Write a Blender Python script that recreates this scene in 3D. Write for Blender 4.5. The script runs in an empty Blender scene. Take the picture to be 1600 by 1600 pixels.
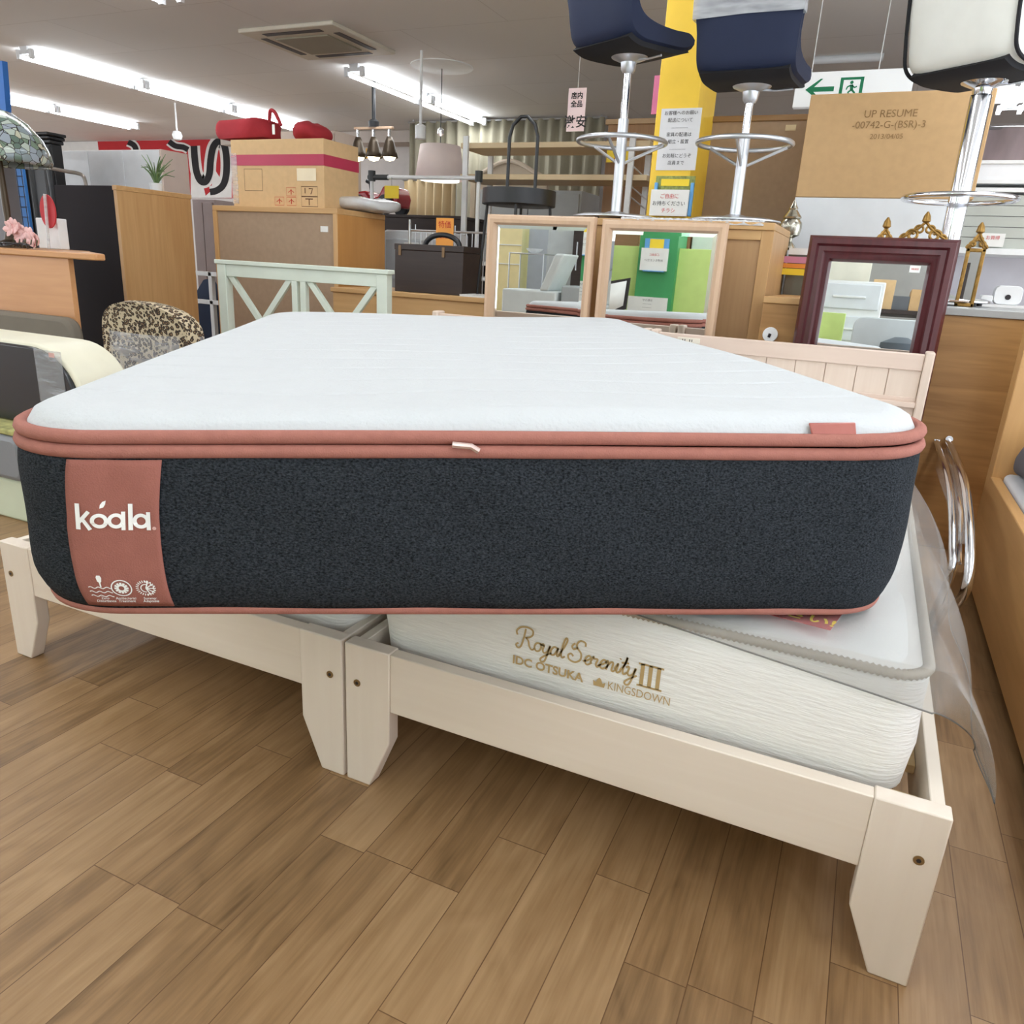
import bpy, bmesh, math, random
import numpy as np
from mathutils import Matrix, Vector
random.seed(4)
S = bpy.context.scene
COL = S.collection
# ---------------------------------------------------------------- camera
F, YAW, PIT, ROL = 1187.44, -0.417328, 0.314011, 0.0545097
CAM = np.array([1.81764, -1.06119, 1.00076])
fw = np.array([math.sin(YAW)*math.cos(PIT), math.cos(YAW)*math.cos(PIT), -math.sin(PIT)])
rt = np.array([math.cos(YAW), -math.sin(YAW), 0.0]); up = np.cross(rt, fw)
r_ = rt*math.cos(ROL)+up*math.sin(ROL); u_ = up*math.cos(ROL)-rt*math.sin(ROL)
cd = bpy.data.cameras.new('camera'); cam = bpy.data.objects.new('camera', cd); COL.objects.link(cam)
cd.sensor_width = 36; cd.lens = F/1600*36; cd.clip_start = .02
M = Matrix.Identity(4)
for i in range(3):
    M[i][0] = r_[i]; M[i][1] = u_[i]; M[i][2] = -fw[i]; M[i][3] = CAM[i]
cam.matrix_world = M; S.camera = cam
# ---------------------------------------------------------------- light level
S.view_settings.view_transform = 'Standard'; S.view_settings.look = 'None'
S.view_settings.gamma = 1; S.view_settings.use_curve_mapping = False
S.view_settings.exposure = 0.30
LAMP_W = 4.5          # area light of each fluorescent fixture
TUBE_E = 11.0           # glow of the tubes themselves
W = bpy.data.worlds.new('store'); S.world = W; W.use_nodes = True
W.node_tree.nodes['Background'].inputs[0].default_value = (.9, .95, 1, 1)
W.node_tree.nodes['Background'].inputs[1].default_value = 2.5

# ---------------------------------------------------------------- helpers: points
def at(u, v, y):                       # point on the vertical plane Y = y
    d = r_*(u-800)/F + u_*(800-v)/F + fw
    return CAM + d*(y-CAM[1])/d[1]
def atz(u, v, z):
    d = r_*(u-800)/F + u_*(800-v)/F + fw
    return CAM + d*(z-CAM[2])/d[2]
def atx(u, v, x):
    d = r_*(u-800)/F + u_*(800-v)/F + fw
    return CAM + d*(x-CAM[0])/d[0]
LEAN = {}
def refl(u, v, ym, y):                 # point at depth y seen in a mirror standing at ym
    d = r_*(u-800)/F + u_*(800-v)/F + fw
    z0, a = LEAN.get(ym, (0, 0)); n = np.array([0, -math.cos(a), math.sin(a)])
    p = np.array([0, ym, z0]); h = CAM+d*((p-CAM)@n)/(d@n); e = d-2*(d@n)*n
    return h+e*(y-h[1])/e[1]

# ---------------------------------------------------------------- helpers: materials
def s2l(c):
    return tuple(((x/255)/12.92 if x/255 <= .04045 else ((x/255+.055)/1.055)**2.4) for x in c)
MATS = {}
def mat(name, rgb, rough=.5, metal=0., bump=0., bscale=200., var=0., vscale=8., coat=0., spec=.5, emit=0., stretch=(1,1,1), sheen=0.):
    if name in MATS: return MATS[name]
    m = bpy.data.materials.new(name); m.use_nodes = True; MATS[name] = m
    nt = m.node_tree; N = nt.nodes; L = nt.links; b = N['Principled BSDF']
    c = s2l(rgb)
    b.inputs['Base Color'].default_value = (*c, 1); b.inputs['Roughness'].default_value = rough
    b.inputs['Metallic'].default_value = metal; b.inputs['Coat Weight'].default_value = coat
    b.inputs['Specular IOR Level'].default_value = spec; b.inputs['Sheen Weight'].default_value = sheen
    if emit:
        b.inputs['Emission Color'].default_value = (*c, 1); b.inputs['Emission Strength'].default_value = emit
    tc = N.new('ShaderNodeTexCoord'); mp = N.new('ShaderNodeMapping'); mp.inputs['Scale'].default_value = stretch
    L.new(tc.outputs['Object'], mp.inputs['Vector'])
    n = N.new('ShaderNodeTexNoise'); n.inputs['Scale'].default_value = vscale; n.inputs['Detail'].default_value = 5
    L.new(mp.outputs[0], n.inputs['Vector'])
    v = var if var else .04
    r = N.new('ShaderNodeValToRGB')
    r.color_ramp.elements[0].position = .3; r.color_ramp.elements[1].position = .7
    r.color_ramp.elements[0].color = (*[max(0, x*(1-v)) for x in c], 1)
    r.color_ramp.elements[1].color = (*[min(1, x*(1+v)) for x in c], 1)
    L.new(n.outputs['Fac'], r.inputs[0]); L.new(r.outputs[0], b.inputs['Base Color'])
    if bump:
        n2 = N.new('ShaderNodeTexNoise'); n2.inputs['Scale'].default_value = bscale; n2.inputs['Detail'].default_value = 3
        L.new(mp.outputs[0], n2.inputs['Vector'])
        bp = N.new('ShaderNodeBump'); bp.inputs['Strength'].default_value = bump; bp.inputs['Distance'].default_value = .004
        L.new(n2.outputs['Fac'], bp.inputs['Height']); L.new(bp.outputs[0], b.inputs['Normal'])
    return m
def wood(name, rgb, rgb2, axis='z', rough=.45, fine=60., coarse=5., amount=1., bump=.05):
    if name in MATS: return MATS[name]
    m = bpy.data.materials.new(name); m.use_nodes = True; MATS[name] = m
    nt = m.node_tree; N = nt.nodes; L = nt.links; b = N['Principled BSDF']; b.inputs['Roughness'].default_value = rough
    tc = N.new('ShaderNodeTexCoord')
    def noise(sc, along, det):
        mp = N.new('ShaderNodeMapping'); s = [sc, sc, sc]; s['xyz'.index(axis)] = along
        mp.inputs['Scale'].default_value = s; L.new(tc.outputs['Object'], mp.inputs[0])
        n = N.new('ShaderNodeTexNoise'); n.inputs['Scale'].default_value = 1; n.inputs['Detail'].default_value = det
        n.inputs['Distortion'].default_value = .6
        L.new(mp.outputs[0], n.inputs['Vector']); return n
    n1 = noise(fine, 2.5, 6); n2 = noise(coarse, .7, 3)
    mx = N.new('ShaderNodeMath'); mx.operation = 'MULTIPLY_ADD'; mx.inputs[1].default_value = .5
    L.new(n1.outputs['Fac'], mx.inputs[0])
    h = N.new('ShaderNodeMath'); h.operation = 'MULTIPLY'; h.inputs[1].default_value = .5
    L.new(n2.outputs['Fac'], h.inputs[0]); L.new(h.outputs[0], mx.inputs[2])
    r = N.new('ShaderNodeValToRGB'); r.color_ramp.elements[0].position = .5-.2/amount; r.color_ramp.elements[1].position = .5+.2/amount
    r.color_ramp.elements[0].color = (*s2l(rgb2), 1); r.color_ramp.elements[1].color = (*s2l(rgb), 1)
    L.new(mx.outputs[0], r.inputs[0]); L.new(r.outputs[0], b.inputs['Base Color'])
    bp = N.new('ShaderNodeBump'); bp.inputs['Strength'].default_value = bump; bp.inputs['Distance'].default_value = .002
    L.new(n1.outputs['Fac'], bp.inputs['Height']); L.new(bp.outputs[0], b.inputs['Normal'])
    return m
def clear(name, rgb, opacity, rough=.15, bump=.0, bscale=40.):
    if name in MATS: return MATS[name]
    m = bpy.data.materials.new(name); m.use_nodes = True; MATS[name] = m
    nt = m.node_tree; N = nt.nodes; L = nt.links; b = N['Principled BSDF']
    b.inputs['Base Color'].default_value = (*s2l(rgb), 1); b.inputs['Roughness'].default_value = rough
    tr = N.new('ShaderNodeBsdfTransparent'); mx = N.new('ShaderNodeMixShader')
    n = N.new('ShaderNodeTexNoise'); n.inputs['Scale'].default_value = bscale*.45; n.inputs['Detail'].default_value = 2
    tc = N.new('ShaderNodeTexCoord'); mp = N.new('ShaderNodeMapping'); mp.inputs['Scale'].default_value = (.35, .35, 1.6)
    L.new(tc.outputs['Object'], mp.inputs[0]); L.new(mp.outputs[0], n.inputs['Vector'])
    mr = N.new('ShaderNodeMapRange'); mr.inputs['From Min'].default_value = .35; mr.inputs['From Max'].default_value = .75
    mr.inputs['To Min'].default_value = opacity*.75; mr.inputs['To Max'].default_value = min(1, opacity*1.3)
    L.new(n.outputs['Fac'], mr.inputs['Value'])
    L.new(mr.outputs[0], mx.inputs[0]); L.new(tr.outputs[0], mx.inputs[1]); L.new(b.outputs[0], mx.inputs[2])
    L.new(mx.outputs[0], N['Material Output'].inputs['Surface'])
    if bump:
        bp = N.new('ShaderNodeBump'); bp.inputs['Strength'].default_value = bump; bp.inputs['Distance'].default_value = .01
        L.new(n.outputs['Fac'], bp.inputs['Height']); L.new(bp.outputs[0], b.inputs['Normal'])
    return m

# ---------------------------------------------------------------- helpers: meshes
class MB:
    def __init__(s): s.v = []; s.f = []
    def add(s, vs, fs):
        o = len(s.v); s.v += [tuple(map(float, p)) for p in vs]; s.f += [tuple(i+o for i in f) for f in fs]; return s
    def box(s, x0, x1, y0, y1, z0, z1):
        x0, x1 = sorted((x0, x1)); y0, y1 = sorted((y0, y1)); z0, z1 = sorted((z0, z1))
        return s.add([(x, y, z) for z in (z0, z1) for y in (y0, y1) for x in (x0, x1)],
                     [(0,2,3,1), (4,5,7,6), (0,1,5,4), (2,6,7,3), (0,4,6,2), (1,3,7,5)])
    def prism(s, poly, axis, a, b):          # poly in the two other axes (in order x,y,z)
        n = len(poly)
        ar = sum(poly[i][0]*poly[(i+1) % n][1]-poly[(i+1) % n][0]*poly[i][1] for i in range(n))
        if ar < 0: poly = poly[::-1]
        def p(q, t): return {'x': (t, q[0], q[1]), 'y': (q[0], t, q[1]), 'z': (q[0], q[1], t)}[axis]
        vs = [p(q, a) for q in poly]+[p(q, b) for q in poly]
        return s.add(vs, [tuple(range(n))[::-1], tuple(range(n, 2*n))]+[(i, (i+1) % n, n+(i+1) % n, n+i) for i in range(n)])
    def tube(s, pts, r, n=8, closed=False, cap=True):
        P = [np.array(p, float) for p in pts]; m = len(P); rs = r if hasattr(r, '__len__') else [r]*m
        vs = []; nrm = None
        for i in range(m):
            t = (P[(i+1) % m]-P[i-1]) if closed else (P[min(i+1, m-1)]-P[max(i-1, 0)])
            t = t/(np.linalg.norm(t)+1e-12)
            if nrm is None:
                a = np.array([0, 0, 1.]) if abs(t[2]) < .9 else np.array([1., 0, 0]); nrm = np.cross(t, a)
            nrm = nrm-t*(nrm@t); nrm /= np.linalg.norm(nrm)+1e-12; b = np.cross(t, nrm)
            for k in range(n):
                a = 2*math.pi*k/n; vs.append(P[i]+rs[i]*(math.cos(a)*nrm+math.sin(a)*b))
        fs = []
        for i in range(m if closed else m-1):
            j = (i+1) % m
            for k in range(n): fs.append((i*n+k, i*n+(k+1) % n, j*n+(k+1) % n, j*n+k))
        if not closed and cap: fs += [tuple(range(n))[::-1], tuple(range((m-1)*n, m*n))]
        return s.add(vs, fs)
    def lathe(s, prof, c, n=24, cap=True):   # prof: (radius, z)
        vs = []
        for r, z in prof:
            for k in range(n):
                a = 2*math.pi*k/n; vs.append((c[0]+r*math.cos(a), c[1]+r*math.sin(a), c[2]+z))
        m = len(prof); fs = [(i*n+k, i*n+(k+1) % n, (i+1)*n+(k+1) % n, (i+1)*n+k) for i in range(m-1) for k in range(n)]
        if cap: fs += [tuple(range(n))[::-1], tuple(range((m-1)*n, m*n))]
        return s.add(vs, fs)
    def loops(s, ls, cap0=True, cap1=True):  # stacked closed loops with equal counts
        n = len(ls[0]); vs = [p for l in ls for p in l]
        fs = [(i*n+k, i*n+(k+1) % n, (i+1)*n+(k+1) % n, (i+1)*n+k) for i in range(len(ls)-1) for k in range(n)]
        if cap0: fs.append(tuple(range(n))[::-1])
        if cap1: fs.append(tuple(range((len(ls)-1)*n, len(ls)*n)))
        return s.add(vs, fs)
    def grid(s, fn, nu, nv):
        vs = [fn(i/nu, j/nv) for j in range(nv+1) for i in range(nu+1)]
        return s.add(vs, [(j*(nu+1)+i, j*(nu+1)+i+1, (j+1)*(nu+1)+i+1, (j+1)*(nu+1)+i) for j in range(nv) for i in range(nu)])
    def ribbon(s, pts, w, to3, closed=False):   # flat pen stroke in 2D mapped by to3(x, y)
        P = [np.array(p, float) for p in pts]; m = len(P); vs = []
        for i in range(m):
            t = (P[(i+1) % m]-P[i-1]) if closed else (P[min(i+1, m-1)]-P[max(i-1, 0)])
            t = t/(np.linalg.norm(t)+1e-12); nn = np.array([-t[1], t[0]])
            ww = (w(i/(m-1)) if callable(w) else w)/2
            vs += [to3(*(P[i]-nn*ww)), to3(*(P[i]+nn*ww))]
        fs = [(2*i, 2*((i+1) % m), 2*((i+1) % m)+1, 2*i+1) for i in range(m if closed else m-1)]
        return s.add(vs, fs)
    def poly(s, pts, to3): return s.add([to3(*p) for p in pts], [tuple(range(len(pts)))])
    def build(s, name, m, parent=None, bevel=0., smooth=True, seg=2, thick=0., sub=0, angle=40):
        me = bpy.data.meshes.new(name)
        off = np.array(parent.matrix_world.translation if parent is not None and parent.parent is None else (0, 0, 0))
        if parent is not None:
            q = parent; off = np.zeros(3)
            while q is not None: off = off+np.array(q.location); q = q.parent
        me.from_pydata([tuple(np.array(p)-off) for p in s.v], [], s.f); me.update()
        if smooth:
            me.shade_smooth(); me.set_sharp_from_angle(angle=math.radians(angle))
        o = bpy.data.objects.new(name, me); COL.objects.link(o)
        if m is not None: me.materials.append(m)
        if parent is not None: o.parent = parent
        if thick: k = o.modifiers.new('t', 'SOLIDIFY'); k.thickness = thick; k.offset = 0
        if bevel: k = o.modifiers.new('b', 'BEVEL'); k.width = bevel; k.segments = seg; k.limit_method = 'ANGLE'; k.angle_limit = math.radians(40)
        if sub: k = o.modifiers.new('s', 'SUBSURF'); k.levels = sub; k.render_levels = sub
        return o
def tag(o, label, cat, group=None):
    o['label'] = label; o['category'] = cat
    if group: o['group'] = group
    return o
def thing(name, label, cat, loc=(0, 0, 0), group=None):
    o = bpy.data.objects.new(name, None); COL.objects.link(o); o.location = tuple(map(float, loc)); o.empty_display_size = .05
    bpy.context.view_layer.update()
    return tag(o, label, cat, group)
def struct(mb, name, m, **k):
    o = mb.build(name, m, **k); o['kind'] = 'structure'; return o
def cat_rom(P, n=6, closed=False):
    P = [np.array(p, float) for p in P]; m = len(P); out = []
    for i in range(m if closed else m-1):
        p0 = P[i-1] if (closed or i > 0) else P[0]; p1 = P[i]; p2 = P[(i+1) % m]
        p3 = P[(i+2) % m] if (closed or i+2 < m) else P[-1]
        for k in range(n):
            t = k/n; out.append(.5*(2*p1+(p2-p0)*t+(2*p0-5*p1+4*p2-p3)*t*t+(3*p1-p0-3*p2+p3)*t**3))
    if not closed: out.append(P[-1])
    return out
def text(name, body, size, origin, ex, ez, m, parent, align='CENTER', shear=0., bold=0., lift=.0015):
    cu = bpy.data.curves.new(name, 'FONT'); cu.body = body; cu.size = size; cu.align_x = align; cu.shear = shear; cu.offset = bold; cu.resolution_u = 3
    t = bpy.data.objects.new(name, cu); COL.objects.link(t); bpy.context.view_layer.update()
    me = bpy.data.meshes.new_from_object(t.evaluated_get(bpy.context.evaluated_depsgraph_get()))
    bpy.data.objects.remove(t); bpy.data.curves.remove(cu)
    ex = np.array(ex, float); ez = np.array(ez, float); nn = np.cross(ex, ez); o0 = np.array(origin, float)+nn*lift
    off = np.zeros(3); q = parent
    while q is not None: off = off+np.array(q.location); q = q.parent
    for vx in me.vertices:
        vx.co = Vector(o0+ex*vx.co.x+ez*vx.co.y-off)
    me.materials.clear(); me.materials.append(m); me.name = name
    o = bpy.data.objects.new(name, me); COL.objects.link(o); o.parent = parent
    return o
XP = (1, 0, 0); ZP = (0, 0, 1)
def rrect(x0, x1, y0, y1, r, n=5):
    out = []
    for (cx, cy, a0) in ((x1-r, y0+r, -90), (x1-r, y1-r, 0), (x0+r, y1-r, 90), (x0+r, y0+r, 180)):
        for i in range(n+1):
            a = math.radians(a0+90*i/n); out.append((cx+r*math.cos(a), cy+r*math.sin(a)))
    return out
def moulding(x0, x1, z0, z1, y, prof, fn=None):
    """mitred frame in the XZ plane facing -Y; prof = (inward, towards viewer) pairs, closed"""
    ls = []
    for d, h in prof:
        ls.append([(x0+d, y-h, z0+d), (x1-d, y-h, z0+d), (x1-d, y-h, z1-d), (x0+d, y-h, z1-d)])
    mb = MB(); n = len(prof); vs = [p for l in ls for p in l]; fs = []
    for i in range(n):
        j = (i+1) % n
        for k in range(4): fs.append((i*4+k, j*4+k, j*4+(k+1) % 4, i*4+(k+1) % 4))
    if fn: vs = [fn(p) for p in vs]
    return mb.add(vs, fs)

# ---------------------------------------------------------------- palette
M_bed = wood('whitewashed_wood', (238,226,212), (226,211,194), 'x', .5, 40, 4, .8, .03)
M_bedz = wood('whitewashed_wood_upright', (238,226,212), (227,212,196), 'z', .5, 40, 4, .8, .03)
M_head = wood('pinkish_whitewash', (226,208,192), (212,190,173), 'z', .5, 45, 5, .9, .03)
M_headx = wood('pinkish_whitewash_rail', (224,203,188), (209,186,170), 'x', .5, 45, 5, .9, .03)
M_oak = wood('light_oak', (214,174,122), (192,148,96), 'z', .45, 40, 5, 1.0)
M_oakx = wood('light_oak_level', (214,174,122), (194,152,100), 'x', .45, 40, 5, 1.0)
M_oakboard = wood('golden_oak', (190,146,92), (150,108,62), 'x', .42, 34, 5, 1.25)
M_oakbed = wood('golden_oak_bed', (206,160,104), (186,140,86), 'y', .42, 34, 4, 1.0)
M_orange = wood('orange_oak', (204,150,86), (188,134,72), 'z', .4, 20, 3, 1.0)
M_desk = wood('desk_oak', (214,160,110), (196,140,92), 'x', .42, 30, 4, 1.0)
M_brownback = mat('brown_back_board', (170,146,122), .75, var=.05, vscale=30)
M_carton = mat('carton_brown', (200,164,118), .8, var=.04, vscale=25)
M_carton2 = mat('carton_tan', (214,180,134), .8, var=.04, vscale=25)
M_white = mat('white_board', (236,238,238), .45)
M_whitep = mat('white_plastic', (240,242,243), .3)
M_grey = mat('grey_plastic', (150,150,152), .5)
M_lgrey = mat('light_grey', (196,202,204), .5)
M_dark = mat('dark_board', (42,36,40), .5)
M_wenge = wood('wenge', (62,50,46), (46,36,34), 'x', .5, 40, 5)
M_black = mat('black_metal', (32,33,36), .4)
M_chrome = mat('chrome', (225,227,232), .12, 1.)
M_steel = mat('brushed_steel', (205,208,213), .32, .85)
M_mirror = mat('mirror_glass', (238,242,240), .01, 1.)
for nd in list(M_mirror.node_tree.nodes):
    if nd.type == 'VALTORGB': M_mirror.node_tree.nodes.remove(nd)
M_mirror.node_tree.nodes['Principled BSDF'].inputs['Base Color'].default_value = (.86, .89, .88, 1)
M_gold = mat('gilded', (150,116,60), .35, .7, var=.3, vscale=60)
M_paper = mat('paper', (240,240,236), .7)
M_ink = mat('ink', (40,38,40), .7)
M_red = mat('red_print', (206,44,40), .6)
M_yel = mat('yellow_card', (250,218,60), .6)
M_clearwrap = clear('stretch_wrap', (235,238,242), .35, .12, .6, 60)
M_vinyl = clear('clear_vinyl', (196,196,194), .22, .2, .15, 9)
M_tube = mat('lamp_tube', (245,250,255), .4, emit=TUBE_E)
M_fix = mat('lamp_housing', (222,224,226), .4)
M_terra = mat('terracotta_fabric', (156,100,89), .85, bump=.3, bscale=500, var=.05, vscale=40, spec=.2)
M_pipe = mat('terracotta_piping', (166,110,98), .85, bump=.3, bscale=500, var=.06, vscale=60, spec=.2)

# ================================================================ SETTING
def floor_mat():
    m = bpy.data.materials.new('wood_plank_floor'); m.use_nodes = True; nt = m.node_tree; N = nt.nodes; L = nt.links; b = N['Principled BSDF']
    tc = N.new('ShaderNodeTexCoord'); sx = N.new('ShaderNodeSeparateXYZ'); L.new(tc.outputs['Object'], sx.inputs[0])
    cb = N.new('ShaderNodeCombineXYZ'); L.new(sx.outputs[1], cb.inputs[0])
    ax = N.new('ShaderNodeMath'); ax.operation = 'ADD'; ax.inputs[1].default_value = 20.033; L.new(sx.outputs[0], ax.inputs[0]); L.new(ax.outputs[0], cb.inputs[1])
    ay = N.new('ShaderNodeMath'); ay.operation = 'ADD'; ay.inputs[1].default_value = 20; L.new(sx.outputs[1], ay.inputs[0]); L.new(ay.outputs[0], cb.inputs[0])
    br = N.new('ShaderNodeTexBrick'); br.offset = .37; br.offset_frequency = 3; br.squash = .62; br.squash_frequency = 2
    br.inputs['Scale'].default_value = 1; br.inputs['Brick Width'].default_value = .62; br.inputs['Row Height'].default_value = .0955
    br.inputs['Mortar Size'].default_value = .0009; br.inputs['Mortar Smooth'].default_value = .2; br.inputs['Bias'].default_value = 0
    br.inputs['Color1'].default_value = (0, 0, 0, 1); br.inputs['Color2'].default_value = (1, 1, 1, 1); br.inputs['Mortar'].default_value = (.5, .5, .5, 1)
    L.new(cb.outputs[0], br.inputs['Vector'])
    bw = N.new('ShaderNodeSeparateColor'); L.new(br.outputs['Color'], bw.inputs[0])
    # plank tint shifts the grain so neighbouring planks differ
    sh = N.new('ShaderNodeVectorMath'); sh.operation = 'MULTIPLY_ADD'; L.new(br.outputs['Color'], sh.inputs[0]); sh.inputs[1].default_value = (7, 3, 11); L.new(tc.outputs['Object'], sh.inputs[2])
    def noise(scale, det, dist):
        mp = N.new('ShaderNodeMapping'); mp.inputs['Scale'].default_value = scale; L.new(sh.outputs[0], mp.inputs[0])
        n = N.new('ShaderNodeTexNoise'); n.inputs['Scale'].default_value = 1; n.inputs['Detail'].default_value = det; n.inputs['Distortion'].default_value = dist
        L.new(mp.outputs[0], n.inputs['Vector']); return n
    n1 = noise((150, 6, 1), 5, .3); n2 = noise((22, 2.2, 1), 4, 1.4); n3 = noise((10, 3.5, 1), 2, .5)
    def mth(op, a, bb, c=None):
        k = N.new('ShaderNodeMath'); k.operation = op
        for i, x in enumerate((a, bb, c)):
            if x is None: continue
            if isinstance(x, (int, float)): k.inputs[i].default_value = x
            else: L.new(x, k.inputs[i])
        return k.outputs[0]
    # cathedral rings from folded coarse noise
    ring = mth('PINGPONG', mth('MULTIPLY', n3.outputs['Fac'], 9.), 1.)
    s = mth('MULTIPLY_ADD', n1.outputs['Fac'], .26, mth('MULTIPLY_ADD', n2.outputs['Fac'], .40, mth('MULTIPLY_ADD', ring, .07, mth('MULTIPLY_ADD', bw.outputs[0], .20, .05))))
    r = N.new('ShaderNodeValToRGB'); e = r.color_ramp.elements; e[0].position = .3; e[1].position = .72
    e[0].color = (*s2l((108,82,53)), 1); e[1].color = (*s2l((175,142,103)), 1); k = e.new(.5); k.color = (*s2l((150,117,80)), 1)
    L.new(s, r.inputs[0])
    mx = N.new('ShaderNodeMixRGB'); L.new(br.outputs['Fac'], mx.inputs[0]); L.new(r.outputs[0], mx.inputs[1]); mx.inputs[2].default_value = (*s2l((104,74,46)), 1)
    L.new(mx.outputs[0], b.inputs['Base Color'])
    b.inputs['Roughness'].default_value = .42
    rr = N.new('ShaderNodeMapRange'); rr.inputs['To Min'].default_value = .32; rr.inputs['To Max'].default_value = .5; L.new(n2.outputs['Fac'], rr.inputs[0]); L.new(rr.outputs[0], b.inputs['Roughness'])
    bp = N.new('ShaderNodeBump'); bp.inputs['Strength'].default_value = .12; bp.inputs['Distance'].default_value = .001
    L.new(n1.outputs['Fac'], bp.inputs['Height']); L.new(bp.outputs[0], b.inputs['Normal'])
    return m
CEIL = 2.65
RX0, RX1, RY0, RY1 = -13., 4.6, -5.5, 8.95
struct(MB().box(RX0, RX1, RY0, RY1, -.1, 0), 'floor', floor_mat())
def ceil_mat():
    m = bpy.data.materials.new('ceiling_board'); m.use_nodes = True; nt = m.node_tree; N = nt.nodes; L = nt.links; b = N['Principled BSDF']; b.inputs['Roughness'].default_value = .9
    tc = N.new('ShaderNodeTexCoord'); br = N.new('ShaderNodeTexBrick'); br.offset = .5
    br.inputs['Scale'].default_value = 1; br.inputs['Brick Width'].default_value = 1.82; br.inputs['Row Height'].default_value = .91
    br.inputs['Mortar Size'].default_value = .004; br.inputs['Mortar Smooth'].default_value = .6
    br.inputs['Color1'].default_value = (*s2l((240,239,237)), 1); br.inputs['Color2'].default_value = (*s2l((236,235,233)), 1); br.inputs['Mortar'].default_value = (*s2l((214,211,208)), 1)
    L.new(tc.outputs['Object'], br.inputs['Vector']); L.new(br.outputs['Color'], b.inputs['Base Color'])
    n = N.new('ShaderNodeTexNoise'); n.inputs['Scale'].default_value = 90; L.new(tc.outputs['Object'], n.inputs['Vector'])
    bp = N.new('ShaderNodeBump'); bp.inputs['Strength'].default_value = .15; bp.inputs['Distance'].default_value = .004; L.new(n.outputs['Fac'], bp.inputs['Height']); L.new(bp.outputs[0], b.inputs['Normal'])
    return m
struct(MB().box(RX0, RX1, RY0, RY1, CEIL, CEIL+.1), 'ceiling', ceil_mat())
M_wall = mat('wall_paper_white', (226,222,220), .85, bump=.1, bscale=80)
struct(MB().box(RX0, RX1, RY1, RY1+.1, 0, CEIL), 'wall_back', M_wall)
# behind the camera: low wall, glazing bars, daylight openings added to brighten the room
struct(MB().box(RX0, RX1, RY0-.1, RY0, 0, .25), 'wall_front', M_wall)
wf = MB()
for k in range(13):
    x = RX0+.05+(RX1-RX0-.1)*k/12; wf.box(x-.03, x+.03, RY0-.08, RY0-.02, .25, CEIL)
wf.box(RX0, RX1, RY0-.08, RY0-.02, CEIL-.12, CEIL)
struct(wf, 'added_opening_1', M_lgrey)
struct(MB().box(RX0-.1, RX0, RY0, 6.5, 0, .25).box(RX0-.1, RX0, 6.5, RY1, 0, CEIL), 'wall_left', M_wall)
wf = MB()
for k in range(10):
    y = RY0+.05+(6.45-RY0)*k/9; wf.box(RX0-.08, RX0-.02, y-.03, y+.03, .25, CEIL)
wf.box(RX0-.08, RX0-.02, RY0, 6.5, CEIL-.12, CEIL)
struct(wf, 'added_opening_3', M_lgrey)  # unseen glazing bars; left wall opened up to lift the ceiling with daylight
struct(MB().box(RX1, RX1+.1, RY0, 4.2, 0, .25).box(RX1, RX1+.1, 4.2, RY1, 0, CEIL), 'wall_right', M_wall)
wf = MB()
for k in range(9):
    y = RY0+.05+(4.15-RY0)*k/8; wf.box(RX1+.02, RX1+.08, y-.03, y+.03, .25, CEIL)
wf.box(RX1+.02, RX1+.08, RY0, 4.2, CEIL-.12, CEIL)
struct(wf, 'added_opening_2', M_lgrey)  # right wall opening added for side daylight, out of view
# dropped beam along the back of the shop
struct(MB().box(-7.6, -3.0, 8.55, 8.93, 2.5, CEIL-.005), 'trim_1', mat('beam_beige', (206,196,188), .85))

# ---- fluorescent fixtures
def fixture(x, y0, y1, label, group, tubes=2):
    t = thing('fluorescent_light', label, 'ceiling light', (x, (y0+y1)/2, CEIL), group)
    MB().prism([(x-.05, CEIL), (x+.05, CEIL), (x+.035, CEIL-.055), (x-.035, CEIL-.055)], 'y', y0, y1).build('housing', M_fix, t)
    for dx in (-.085, .085):
        MB().tube([(x+dx, y0+.035, CEIL-.075), (x+dx, y1-.035, CEIL-.075)], .018, 10).build('tube', M_tube, t)
        MB().box(x+dx-.02, x+dx+.02, y0, y0+.035, CEIL-.1, CEIL-.02).build('socket', M_fix, t, .004)
        MB().box(x+dx-.02, x+dx+.02, y1-.035, y1, CEIL-.1, CEIL-.02).build('socket', M_fix, t, .004)
    MB().box(x-.1, x+.1, y0+.005, y0+.03, CEIL-.06, CEIL-.03).build('bracket', M_fix, t)
    MB().box(x-.1, x+.1, y1-.03, y1-.005, CEIL-.06, CEIL-.03).build('bracket', M_fix, t)
    ld = bpy.data.lights.new('tube_light', 'AREA'); ld.shape = 'RECTANGLE'; ld.size = .22; ld.size_y = y1-y0; ld.energy = LAMP_W; ld.color = (.93, .975, 1)
    lo = bpy.data.objects.new('tube_light', ld); COL.objects.link(lo); lo.parent = t; lo.location = (0, 0, -.1)
    return t
LA = 'lit fluorescent fixtures on the ceiling'
for i, (y, lb) in enumerate(((4.15, 'twin-tube fluorescent fixture nearest the camera in the long left ceiling row'),
                             (5.40, 'twin-tube fluorescent fixture in the middle of the long left ceiling row'),
                             (6.65, 'twin-tube fluorescent fixture ending the long left ceiling row, by the red bag'))):
    fixture(-5.58, y, y+1.23, lb, LA)
fixture(-2.83, 5.35, 6.58, 'twin-tube fluorescent fixture starting right beside the ceiling air conditioner', LA)
fixture(-2.83, 6.60, 7.83, 'twin-tube fluorescent fixture at the far end of the row by the air conditioner', LA)
fixture(-8.2, 5.05, 6.28, 'twin-tube fluorescent fixture of the far-left row, beside the stained-glass lamp', LA)
fixture(-8.2, 6.30, 7.53, 'twin-tube fluorescent fixture of the far-left row, ending above the banner', LA)
fixture(2.62, 6.7, 7.93, 'lit twin-tube fixture at the right edge, beside the cream bar stool', LA)
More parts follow.
